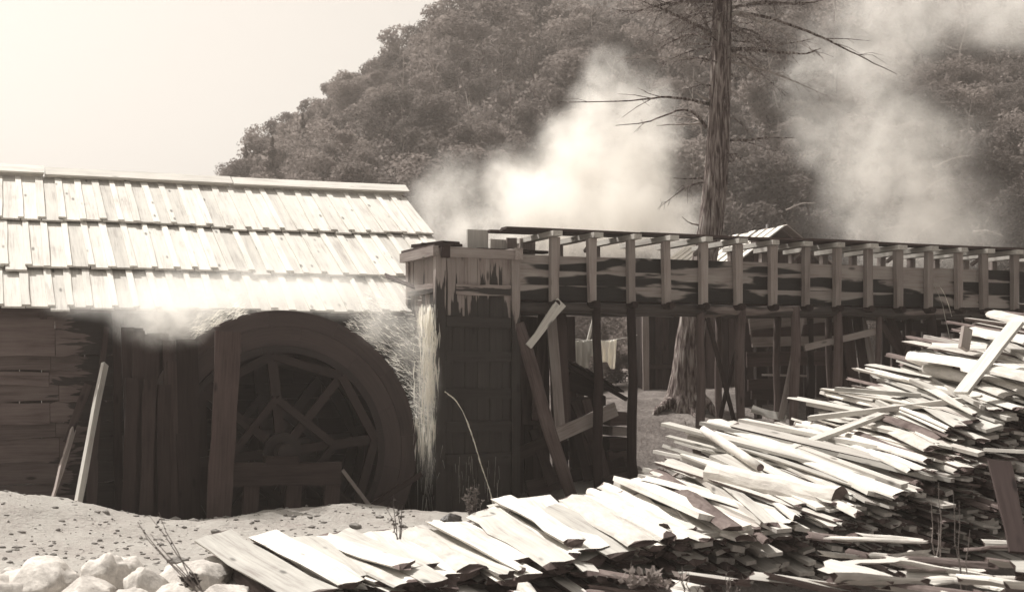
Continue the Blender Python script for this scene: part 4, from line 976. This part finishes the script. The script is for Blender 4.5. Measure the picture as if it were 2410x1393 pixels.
# ================================================================== WATER
def ribbon(pts, hw, g):
    """a thin film of water, twisting along its run, widest in the middle"""
    n = len(pts); a0 = R.uniform(0, 6.28); vs = []
    for i, p in enumerate(pts):
        d = (pts[min(i + 1, n - 1)] - pts[max(i - 1, 0)]).normalized(); y = d.cross(Vector((.3, .8, .2))).normalized(); z = d.cross(y)
        a = a0 + .5 * i; k = hw[i] if isinstance(hw, list) else hw; q = (y * math.cos(a) + z * math.sin(a)) * k
        vs += [p - q, p + q]
    return g.add(vs, [(2 * i, 2 * i + 1, 2 * i + 3, 2 * i + 2) for i in range(n - 1)])
def water():
    g = G()
    for k in range(620):      # sheet of water falling beside the box
        y0 = 715 + 330 * R.random() ** 1.25; ln = R.uniform(15, 70); px = R.gauss(1008 - 6 * math.sin(y0 * .013), 9 + (y0 - 715) * .014 + 5 * abs(math.sin(y0 * .021))); w = R.uniform(-.2, .05)
        if px < 972 or px > 1034: continue
        a, b = LP(px, y0, w), LP(px + R.uniform(-4, 3), min(y0 + ln, 1150), w)
        ribbon([a, (a + b) / 2 + U * R.uniform(-.012, .012), b], [.002, R.uniform(.004, .012), .001], g)
    for k in range(70):
        px = R.gauss(1010, 14); w = R.uniform(-.2, .1); y0 = R.uniform(1030, 1180)
        a, b = LP(px, y0, w), LP(px + R.uniform(-10, 10), y0 + R.uniform(15, 60), w)
        ribbon([a, b], [.003, .001], g)
    mk('falling_water', g, 'water_white', label='white sheet of water falling between the wheel and the penstock box', cat='water', kind='stuff', smooth=True)
    g = G()
    for k in range(1500):     # drops thrown off the wheel
        if R.random() < .72:
            a = rad(R.uniform(8, 62)); r = WR + abs(R.gauss(.0, .45))
        else:
            a = rad(R.uniform(104, 126)); r = WR + abs(R.gauss(.0, .12))
        w = R.uniform(-.1, .3); p = L(WC_S + r * math.cos(a), w, WC_Z + r * math.sin(a))
        if CX + F * p.x / p.y > 1028: continue
        dv = U * (R.uniform(.5, 1) * (1 if a < 1.5 else -1)) * -.6 + Z * R.uniform(-.1, .55) + V * R.uniform(-.2, .2)
        dv = dv.normalized() * R.uniform(.015, .08)
        ribbon([p - dv, p + dv], [.0028, .0010], g)
    mk('water_spray', g, 'water_white', label='drops of water flying off the wheel rim', cat='spray', kind='stuff')
    def jet(pts, r, lab, w=-.12):
        ps = [LP(x, y, w - .10 * i / (len(pts) - 1)) for i, (x, y) in enumerate(pts)]
        cs = []
        for i in range(len(ps) - 1):
            for t in range(5): cs.append(ps[i].lerp(ps[i + 1], t / 5))
        cs.append(ps[-1])
        for _ in range(3): cs = [cs[0]] + [(cs[i - 1] + cs[i] * 2 + cs[i + 1]) / 4 for i in range(1, len(cs) - 1)] + [cs[-1]]
        jg = G()
        for _ in range(3): ribbon([c + Vector((R.uniform(-.4, .4), R.uniform(-.4, .4), R.uniform(-.4, .4))) * r for c in cs], [r * R.uniform(.3, 1.0) for _ in cs], jg)
        mk('water_jet', jg, 'water_white', label=lab, cat='water jet', smooth=True)
    jet([(1046, 921), (1072, 940), (1092, 972), (1110, 1020), (1122, 1060), (1136, 1105), (1152, 1150), (1160, 1185)], .012, 'arching jet of leaking water in front of the penstock box')
    jet([(2197, 668), (2208, 690), (2218, 715), (2224, 745), (2232, 780), (2238, 820)], .007, 'thin jet of water leaking from the flume, the longer of two')
    jet([(2210, 671), (2222, 690), (2231, 712), (2240, 745)], .006, 'thin jet of water leaking from the flume, the shorter of two')
    g = G()
    for k in range(26):
        px = R.choice([1075, 1085, 1100, 1108, 1140, 1150, 1170]) + R.gauss(0, 3); y0 = R.uniform(1070, 1150)
        a, b = LP(px, y0, -.075), LP(px + R.uniform(-3, 3), y0 + R.uniform(20, 60), -.08)
        tube([a, b], [.0016, .0008], 3, g, cap=False)
    mk('trickling_water', g, 'water_white', label='trickles of water running down the foot of the penstock box', cat='water', kind='stuff')
water()

# ================================================================== WEEDS
def weed(name, base, h, n, lab, cat_, mat='weed_leaf', spread=.5, leaf_=.03, lean=Vector((0, 0, 0)), leaves=26):
    o = empty(name, base, lab, cat_); st = G(); lf = G()
    for k in range(n):
        a = R.uniform(0, 6.28); d = Vector((math.cos(a) * spread * R.random(), math.sin(a) * spread * R.random(), 1)) + lean
        d = d.normalized() * h * R.uniform(.55, 1.05); pts = [base + Vector((R.uniform(-.03, .03), R.uniform(-.03, .03), -.03))]
        for i in range(1, 5): pts.append(pts[0] + d * i / 4 + Vector((R.uniform(-.02, .02), R.uniform(-.02, .02), 0)))
        tube(pts, [.006, .005, .004, .003, .002], 4, st)
        for _ in range(leaves):
            t = R.uniform(.15, 1); i = min(3, int(t * 4)); p = pts[i].lerp(pts[i + 1], t * 4 - i)
            e = Vector((R.uniform(-1, 1), R.uniform(-1, 1), R.uniform(-.1, 1))).normalized() * leaf_ * R.uniform(.6, 1.5)
            q = e.cross(Vector((R.uniform(-1, 1), R.uniform(-1, 1), R.uniform(-1, 1)))).normalized() * leaf_ * .28
            lf.add([p, p + e * .5 + q, p + e, p + e * .5 - q], [(0, 1, 2, 3)])
    mk('stems', st, 'stem_green', o); mk('foliage', lf, mat, o) if leaves else None
    return o
def weeds():
    b = P(1112, 1225, 13.4); weed('leafy_weed', b, .42, 14, 'small leafy bush at the foot of the penstock box', 'bush')
    weed('leafy_weed', P(1195, 1222, 13.2), .16, 7, 'little sprig growing right of the boulder in the slabs', 'weed', leaf_=.022)
    weed('leafy_weed', P(1050, 1248, 13.0), .12, 5, 'tiny sprig growing at the edge of the slabs below the falling water', 'weed', leaf_=.02)
    p = P(470, 1385, 8.5); weed('dry_weed', p, .62, 5, 'dark out of focus sprig leaning left over the boulders', 'weed', 'dark_leaf', .28, .03, Vector((-.85, .1, .1)), 3)
    weed('leafy_weed', P(450, 1370, 8.6), .10, 9, 'dark leaf cluster in front of the boulders', 'weed', 'dark_leaf', 1.6, .05, leaves=10)
    weed('dry_weed', P(938, 1260, 10.5), .40, 4, 'dark out of focus stalk standing in front of the falling water', 'weed', 'dark_leaf', .25, .04, Vector((-.15, 0, 0)), 5)
    for i, (px, py, d, h, lab) in enumerate(((1615, 1393, 9.5, .22, 'pale forked stalk at the bottom by the shaded slabs'), (1642, 1400, 9.4, .14, 'short pale stalk right of the forked one'), (1710, 1395, 9.5, .20, 'pale branching stalk below the shaded slabs'), (1735, 1402, 9.4, .12, 'small pale stalk right of the branching one'), (2262, 1390, 9.3, .75, 'tall thin stalk rising in front of the dark slab pile'), (2205, 1300, 9.9, .55, 'thin grass stalk in front of the dark slabs'))):
        weed('dry_stalk', P(px, py, d), h, 3, lab, 'stalk', 'weed_leaf', .3, .02, leaves=2)
    for i, (px, py) in enumerate(((1480, 1375), (1535, 1370), (1560, 1385))):
        weed('broad_leaf_weed', P(px, py, 10.0), .18, 5, ['broad-leaved weed at the shaded foot of the pile', 'second broad-leaved weed beside the first at the foot of the pile', 'third broad-leaved weed, lowest at the foot of the pile'][i], 'weed', 'weed_leaf', 1.2, .08, leaves=6)
    g = G()
    for k in range(900):      # grass and chips behind the pile
        px = R.uniform(1500, 1760); d = R.uniform(17.5, 23); p = P(px, 1000, d); p.z = gz(p.x, p.y)
        e = Vector((R.uniform(-.5, .5), R.uniform(-.5, .5), 1)) * R.uniform(.03, .11); q = Vector((R.uniform(-1, 1), R.uniform(-1, 1), 0)).normalized() * .006
        g.add([p - q, p + q, p + e], [(0, 1, 2)])
    mk('grass', g, 'weed_leaf', label='short dry grass on the trodden ground under the flume', cat='grass', kind='stuff')
    g = G()
    for k in range(1000):      # clods and chips on the sand
        px = R.uniform(-40, 980); d = R.uniform(11.6, 16.6); p = P(px, 1200, d); s, w = sw(p.x, p.y)
        if w > -.2: continue
        p.z = gz(p.x, p.y); r = abs(R.gauss(0, .012)) + .006
        if R.random() < .03: r *= 2.6
        blob(p, r * R.uniform(.8, 1.8), r, r * .7, 5, 3, .35, 2.0, g)
    mk('sand_clods', g, 'clod', label='clods and chips scattered over the pale sand', cat='clods', kind='stuff')
weeds()

# ================================================================== FOREST
def crown_mesh(nm, n, seed, tall=1.0, sz=.16, mat='forest_leaf', conifer=False):
    r = random.Random(seed); g = G(); lobes = []
    for k in range(15):
        a = r.uniform(0, 6.28); h = r.uniform(.2, 1.0); q = r.uniform(.05, .50) * (1.15 - .5 * h)
        lobes.append((Vector((math.cos(a) * q, math.sin(a) * q, h * tall)), r.uniform(.10, .20)))
    for k in range(n):
        if conifer:
            h = r.random() ** 1.3; q = (1 - h) * .30 * (r.random() ** .5) * (.65 + .35 * math.sin(h * 40)); a = r.uniform(0, 6.28); p = Vector((math.cos(a) * q, math.sin(a) * q, .1 + h * tall))
            d = Vector((math.cos(a), math.sin(a), -.3))
        else:
            c, rr = lobes[r.randrange(len(lobes))]; d = Vector((r.gauss(0, 1), r.gauss(0, 1), r.gauss(.25, 1))).normalized(); p = c + Vector((d.x, d.y, d.z * .8)) * rr * r.uniform(.55, 1.12)
        d = (d + Vector((r.gauss(0, .7), r.gauss(0, .7), r.gauss(.3, .7)))).normalized()
        x = d.cross(Vector((r.gauss(0, 1), r.gauss(0, 1), r.gauss(0, 1)))).normalized(); y = d.cross(x)
        s = sz * .22 * r.uniform(.5, 1.3); b = d * s * .35
        g.add([p - x * s, p - y * s * .6 + b, p + x * s, p + y * s * .6 + b], [(0, 1, 2, 3)])
    me = bpy.data.meshes.new(nm); me.from_pydata([tuple(v) for v in g.v], [], g.f); me.materials.append(MAT[mat]); return me
def trunk_mesh(nm, seed, mat='far_bark', h=.75, branches=5, r0=.022):
    r = random.Random(seed); g = G(); pts = [Vector((0, 0, -.08))]
    for i in range(1, 6): pts.append(Vector((r.uniform(-.02, .02) * i, r.uniform(-.02, .02) * i, h * i / 5)))
    tube(pts, [r0, r0 * .9, r0 * .8, r0 * .65, r0 * .5, r0 * .25], 6, g)
    for k in range(branches):
        i = r.randrange(1, 5); a = r.uniform(0, 6.28); ln = r.uniform(.10, .28)
        e = pts[i] + Vector((math.cos(a) * ln, math.sin(a) * ln, r.uniform(-.02, .2))); m = pts[i].lerp(e, .5) + Vector((0, 0, r.uniform(-.02, .03)))
        tube([pts[i], m, e], [r0 * .4, r0 * .28, r0 * .08], 4, g)
        if branches > 6: tube([m, m + Vector((r.uniform(-.1, .1), r.uniform(-.1, .1), r.uniform(0, .1)))], [r0 * .2, r0 * .05], 3, g)
    me = bpy.data.meshes.new(nm); me.from_pydata([tuple(v) for v in g.v], [], g.f); me.materials.append(MAT[mat]); me.polygons.foreach_set('use_smooth', [True] * len(me.polygons)); return me
def forest_label(px, py, con):
    where = 'on the spur above the long roof' if px < 900 else 'on the slope above the roof end' if px < 1250 else 'on the slope behind the steam' if px < 1600 else 'on the slope around the big pine' if px < 1880 else 'on the slope behind the thin smoke' if px < 2250 else 'on the slope past the thin smoke'
    hgt = 'high' if py < 230 else 'low'
    k = 'pointed dark tree' if con else 'leafy tree'
    return '%s %s %s' % (k, hgt, where), 'tree', '%ss %s %s' % (k, hgt, where)
def forest():
    crowns = [crown_mesh('crown', 4600, 100 + k, 1.0, .105) for k in range(7)]; cons = [crown_mesh('crown', 3600, 140 + k, 1.0, .09, 'forest_leaf', True) for k in range(2)]
    bushes = [crown_mesh('crown', 4200, 160 + k, .75, .10, 'bush_leaf') for k in range(4)]
    trunks = [trunk_mesh('trunk', 200 + k) for k in range(4)]; dead = [trunk_mesh('trunk', 230 + k, 'dead_bark', 1.0, 13, .014) for k in range(5)]
    def put(name, x, y, h, cm, tm, lab, cat_, grp, wide=1.0):
        z = hz(x, y) if y > 46 else gz(x, y); o = empty(name, Vector((x, y, z - .1)), lab, cat_, grp)
        a = R.uniform(0, 6.28)
        for nm, me in (('trunk', tm), ('crown', cm)):
            if me is None: continue
            c = bpy.data.objects.new(nm, me); C.objects.link(c); c.parent = o; c.scale = (h * wide, h * wide, h); c.rotation_euler = (R.uniform(-.06, .06), R.uniform(-.06, .06), a)
        return o
    n = 0
    pts = []
    y = 60.0
    while y < 150:
        st = lerp(3.5, 4.7, (y - 60) / 90); half = y * .43
        x = -half
        while x < half:
            pts.append((x + R.uniform(-1.7, 1.7), y + R.uniform(-1.8, 1.8))); x += st
        y += st * 1.05
    keep = []
    for (x, y) in pts:
        z = hz(x, y) + 6; py = HY - F * (z - H) / y; px = CX + F * x / y
        if py < -60 or px < 545 or px > 2480: continue
        if py > 620: continue
        if crest(x * 110 / y) < 4.5: continue
        keep.append((py, x, y))
    R.shuffle(keep); keep = keep[:285]
    for (py, x, y) in keep:
        h = R.choice([R.uniform(2.4, 4.2), R.uniform(3.2, 5.4), R.uniform(4.5, 6.6)]) * (.75 if CX + F * x / y < 850 else 1); con = R.random() < .14
        put('hillside_tree', x, y, h, R.choice(cons if con else crowns), R.choice(trunks), *forest_label(CX + F * x / y, py, con), R.uniform(.95, 1.35))
    print('forest', len(keep))
    g = G(); rr = random.Random(5); cnt = 0
    while cnt < 120000:        # the leafy mass of the wood between the trees one can tell apart
        y = 58 + 92 * rr.random() ** 1.3; x = (rr.uniform(500, 2440) - CX) / F * y
        if crest(x * 110 / y) < 5.5: continue
        m = noise.noise(Vector((x * .32, y * .32, 5))) * .6 + noise.noise(Vector((x * .9, y * .9, 8))) * .5
        top = 2.2 + 2.4 * m
        if top < .2: continue
        z = hz(x, y) + top * (1 - .6 * rr.random() ** 2); p = Vector((x, y, z)); s_ = rr.uniform(.10, .26) * y / 100
        d = Vector((rr.gauss(0, .7), rr.gauss(-.2, .7), rr.gauss(.5, .7))).normalized(); u_ = d.cross(Vector((rr.gauss(0, 1), rr.gauss(0, 1), rr.gauss(0, 1)))).normalized(); v_ = d.cross(u_)
        g.add([p - u_ * s_, p - v_ * s_ * .6, p + u_ * s_, p + v_ * s_ * .6], [(0, 1, 2, 3)]); cnt += 1
    mk('undergrowth', g, 'forest_leaf', label='leafy undergrowth covering the hillside between the trees', cat='undergrowth', kind='stuff', origin=Vector((0, 0, 0)))
    # thin bare trunks among the crowns
    for k in range(64):
        px = R.uniform(930, 2400); y = R.uniform(62, 125); x = (px - CX) / F * y; z = hz(x, y); py = HY - F * (z + 3 - H) / y
        if py < 0 or py > 560 or crest(x * 110 / y) < 8: continue
        o = empty('bare_trunk', Vector((x, y, z - .2)), '%s bare trunk %s' % (('pale', 'grey')[k % 2], forest_label(px, py, False)[0].replace('leafy tree ', '')), 'tree trunk', '%s bare trunks %s' % (('pale', 'grey')[k % 2], forest_label(px, py, False)[0].replace('leafy tree ', '')))
        c = bpy.data.objects.new('trunk', dead[k % 5] if k % 2 == 0 else trunks[k % 4]); C.objects.link(c); c.parent = o; h = R.uniform(4.5, 8.0)
        c.scale = (h * .55, h * .55, h); c.rotation_euler = (R.uniform(-.08, .08), R.uniform(-.12, .12), R.uniform(0, 6))
    # silhouetted trees on the crest
    for i, px in enumerate((452, 520, 552, 590, 640, 700, 735, 790, 850, 905, 960, 1010, 1062, 1110)):
        x = (px - CX) / F * 112; put('crest_tree', x, 112, (3.0 if px < 500 else R.uniform(2.8, 3.8) if px < 800 else R.uniform(3.8, 5.4)), crowns[i % 7], trunks[i % 4],
            'small tree standing alone at the foot of the ridge against the sky' if i == 0 else 'leafy tree outlined on the ridge against the sky', 'tree', None if i == 0 else 'trees along the ridge line')
    # scrub at the foot of the hill
    for k in range(70):
        y = R.uniform(38, 62); px = R.uniform(980, 2440); x = (px - CX) / F * y
        put('bush', x, y, R.uniform(1.6, 3.2), R.choice(bushes), None, 'scrubby bush at the foot of the hillside', 'bush', 'scrub at the foot of the hill', R.uniform(.9, 1.5))
    for k, (px, py, d) in enumerate(((1352, 905, 27.5), (1392, 905, 28.5), (1465, 925, 29), (1440, 880, 31))):
        p = P(px, py, d); put('bush', p.x, p.y, R.uniform(.9, 1.5), bushes[k % 4], None, 'pale bush growing near the washing line', 'bush', 'bushes by the washing line', 1.3)
    for k, (px, top, bot, d, lab) in enumerate(((1180, 105, 265, 88, 'pale dead tree with bare arms on the middle of the hillside'), (1082, 180, 345, 86, 'thin dead trunk left of the bare-armed one on the hillside'), (1052, 280, 400, 80, 'short dead trunk lower on the hillside'), (1296, 110, 165, 95, 'small pale snag near the ridge'),
                                                (2320, 130, 290, 60, 'pale broken snag high at the edge of the smoke'), (1895, 345, 440, 58, 'small bare white sapling beside the thin smoke'), (2385, 480, 560, 50, 'forked white dead sapling near the far end of the flume'), (2140, 400, 560, 52, 'tall bleached dead trunk inside the thin smoke'), (2152, 430, 560, 54, 'second bleached dead trunk beside the tall one in the smoke'),
                                                (1465, 40, 140, 90, 'forked pale trunk on the hillside left of the pine'), (1990, 470, 560, 50, 'bare grey sapling above the flume'), (2285, 330, 560, 46, 'dark straight trunk standing right of the smoke'), (2330, 400, 560, 48, 'slender trunk right of the dark straight one'))):
        b = P(px, bot, d)
        while d < 140 and hz(b.x, b.y) < b.z - .3: d += 1; b = P(px, bot, d)
        h = (bot - top) / F * d
        zg = hz(b.x, b.y); o = empty('dead_tree', Vector((b.x, b.y, min(zg, b.z) - .1)), lab, 'dead tree'); hh = b.z + h - (min(zg, b.z) - .1)
        c = bpy.data.objects.new('trunk', trunks[k % 4] if 'dark' in lab or 'slender' in lab else dead[k % 5]); C.objects.link(c); c.parent = o; f = 1.35 if 'dark' in lab else 1.0
        f *= .62; c.scale = (hh * .9 * f, hh * .9 * f, hh * (1.35 if 'dark' in lab or 'slender' in lab else 1)); c.rotation_euler = (0, 0, R.uniform(0, 6))
    g = None
    for k, (x0, y0, x1, y1, d) in enumerate(((1850, 495, 1920, 478, 45), (2150, 560, 2245, 505, 44), (2195, 395, 2290, 365, 46), (2170, 455, 2235, 415, 46), (2290, 545, 2360, 555, 44), (1085, 440, 1120, 470, 60), (2080, 540, 2180, 535, 44))):
        a, b = P(x0, y0, d), P(x1, y1, d - .6)
        m = (a + b) / 2 + Z * .12
        lab = ['bleached branch lying in the scrub behind the shack', 'long bleached branch slanting up above the far flume', 'bare branch reaching up at the right of the thin smoke', 'bare branch below the one reaching up in the smoke', 'bleached branch lying low near the forked sapling', 'white dead branch in the bushes past the roof ridge', 'level bleached branch inside the foot of the thin smoke'][k]
        fb = empty('fallen_branch', a, lab, 'branch'); limb(fb, [a, m, b], .035, .008, 'dead_bark', 7, 'bough')
forest()

# ================================================================== STEAM, SMOKE, SPRAY AND AIR
def plume(name, blobs, dens, lab, cat_, nscale, aniso=.35, thresh=(.30, .62), pad=.15, warp=.8):
    """closed box holding a soft body of vapour: density = union of soft balls broken up by noise"""
    b = NB(name)
    tc = b.n('TexCoord').outputs['Object']
    pos = b.n('NewGeometry').outputs['Position']
    wn = b.n('TexNoise', {'Vector': pos, 'Scale': nscale * .9, 'Detail': 5.0, 'Roughness': .6}).outputs['Color']
    wv = b.n('VectorMath', {0: wn, 1: (.5, .5, .5)}, operation='SUBTRACT').outputs[0]
    wv = b.n('VectorMath', {0: wv, 'Scale': warp}, operation='SCALE').outputs[0]
    pw = b.n('VectorMath', {0: pos, 1: wv}, operation='ADD').outputs[0]
    acc = None; lo = Vector((1e9,) * 3); hi = -lo
    for (c, r, k) in blobs:
        r = Vector(r) if not isinstance(r, (int, float)) else Vector((r, r, r))
        d = b.n('VectorMath', {0: pw, 1: tuple(c)}, operation='SUBTRACT').outputs[0]
        d = b.n('VectorMath', {0: d, 1: tuple(1 / v for v in r)}, operation='MULTIPLY').outputs[0]
        ln = b.n('VectorMath', {0: d}, operation='LENGTH').outputs['Value']
        f = b.rng(ln, 1.0, 0.15, 0.0, k)
        acc = f if acc is None else b.math('MAXIMUM', acc, f)
        for i in range(3): lo[i] = min(lo[i], c[i] - r[i] - warp * .3); hi[i] = max(hi[i], c[i] + r[i] + warp * .3)
    n1 = b.noise(pos, nscale, 6, .62, .5)
    n2 = b.noise(pw, nscale * 3.1, 4, .6, .3)
    dn = b.math('MULTIPLY', b.math('MULTIPLY', acc, b.rng(n1, thresh[0], thresh[1], 0.0, 1.0)), b.rng(n2, .30, .66, .25, 1.25))
    v = b.n('VolumePrincipled', {'Color': (.985, .965, .93, 1), 'Density': b.math('MULTIPLY', dn, dens), 'Anisotropy': aniso})
    b.t.links.new(v.outputs[0], b.out.inputs[1]); MAT[name] = b.m
    g = G(); vs = [Vector((x, y, z)) for z in (lo.z, hi.z) for y in (lo.y, hi.y) for x in (lo.x, hi.x)]
    g.add(vs, [(0, 2, 3, 1), (4, 5, 7, 6), (0, 1, 5, 4), (2, 6, 7, 3), (0, 4, 6, 2), (1, 3, 7, 5)])
    return mk(name, g, name, label=lab, cat=cat_, kind='stuff')
plume('steam_cloud', [(P(1150, 545, 30), (1.6, 1.6, 1.0), .9), (P(1290, 520, 30), (2.0, 2.0, 1.6), 1), (P(1440, 500, 30), (1.9, 2.0, 1.7), 1), (P(1370, 400, 30.5), (1.8, 1.8, 1.5), 1), (P(1500, 400, 30.5), (1.3, 1.8, 1.6), .9), (P(1440, 300, 31), (1.5, 1.6, 1.3), .85), (P(1500, 250, 31), (1.0, 1.4, 1.0), .6), (P(1430, 220, 31), (.8, 1.2, .9), .5), (P(1060, 490, 31), (1.5, 1.5, 1.4), .45), (P(1560, 530, 31), (1.6, 1.6, 1.3), .6), (P(1250, 450, 30.5), (1.5, 1.6, 1.3), .7), (P(1460, 190, 31), (1.1, 1.2, .9), .4)],
      2.5, 'thick white cloud of steam rising behind the flume', 'steam', .62, warp=2.4, thresh=(.30, .60))
plume('smoke_haze', [(P(2150, 520, 42), (3.8, 2.5, 2.6), .8), (P(2120, 400, 42), (3.5, 2.5, 2.8), 1), (P(2030, 300, 42), (3.0, 2.5, 2.8), 1), (P(1990, 200, 42), (2.7, 2.2, 2.4), .8), (P(2060, 100, 43), (3.0, 2.5, 2.4), .7), (P(2200, 20, 44), (3.5, 3, 1.8), .6), (P(2370, 30, 45), (3.0, 3, 1.8), .55), (P(2250, 560, 40), (3, 2, 1.2), .4)],
      .75, 'thin veil of smoke drifting up in front of the wooded hill', 'smoke', .42, warp=2.6, thresh=(.26, .62))
plume('mist', [(LP(240, 715, .7), (1.0, .5, .30), .40), (LP(420, 690, .75), (1.2, .6, .42), .55), (LP(600, 680, .75), (1.3, .6, .45), .6), (LP(760, 680, .8), (1.2, .6, .42), .5), (LP(900, 690, .8), (.9, .6, .36), .35), (LP(385, 745, .0), (.85, .5, .52), 1.3), (LP(470, 715, .2), (.9, .5, .34), .8), (LP(650, 690, .3), (1.4, .45, .28), .7), (LP(800, 700, .3), (.9, .45, .4), .7), (LP(900, 760, .1), (.55, .4, .5), .9), (LP(955, 830, .05), (.34, .3, .55), 1.0), (LP(1004, 900, .02), (.25, .3, 1.35), 2.0), (LP(1004, 1090, -.05), (.20, .25, .5), .7), (LP(985, 830, .1), (.32, .3, .7), .6), (LP(960, 760, .1), (.4, .3, .4), .6)],
      3.4, 'white spray mist hanging round the top of the waterwheel', 'mist', 1.6, warp=.25, thresh=(.2, .6))
b = NB('haze'); v = b.n('VolumePrincipled', {'Color': (.95, .87, .81, 1), 'Density': .0012, 'Anisotropy': .3}); b.t.links.new(v.outputs[0], b.out.inputs[1]); MAT['haze'] = b.m
g = G(); lo, hi = Vector((-130, -6, -3.2)), Vector((160, 240, 88)); vs = [Vector((x, y, z)) for z in (lo.z, hi.z) for y in (lo.y, hi.y) for x in (lo.x, hi.x)]
g.add(vs, [(0, 2, 3, 1), (4, 5, 7, 6), (0, 1, 5, 4), (2, 6, 7, 3), (0, 4, 6, 2), (1, 3, 7, 5)])
mk('haze', g, 'haze', label='pale warm haze in the valley air', cat='haze', kind='stuff')
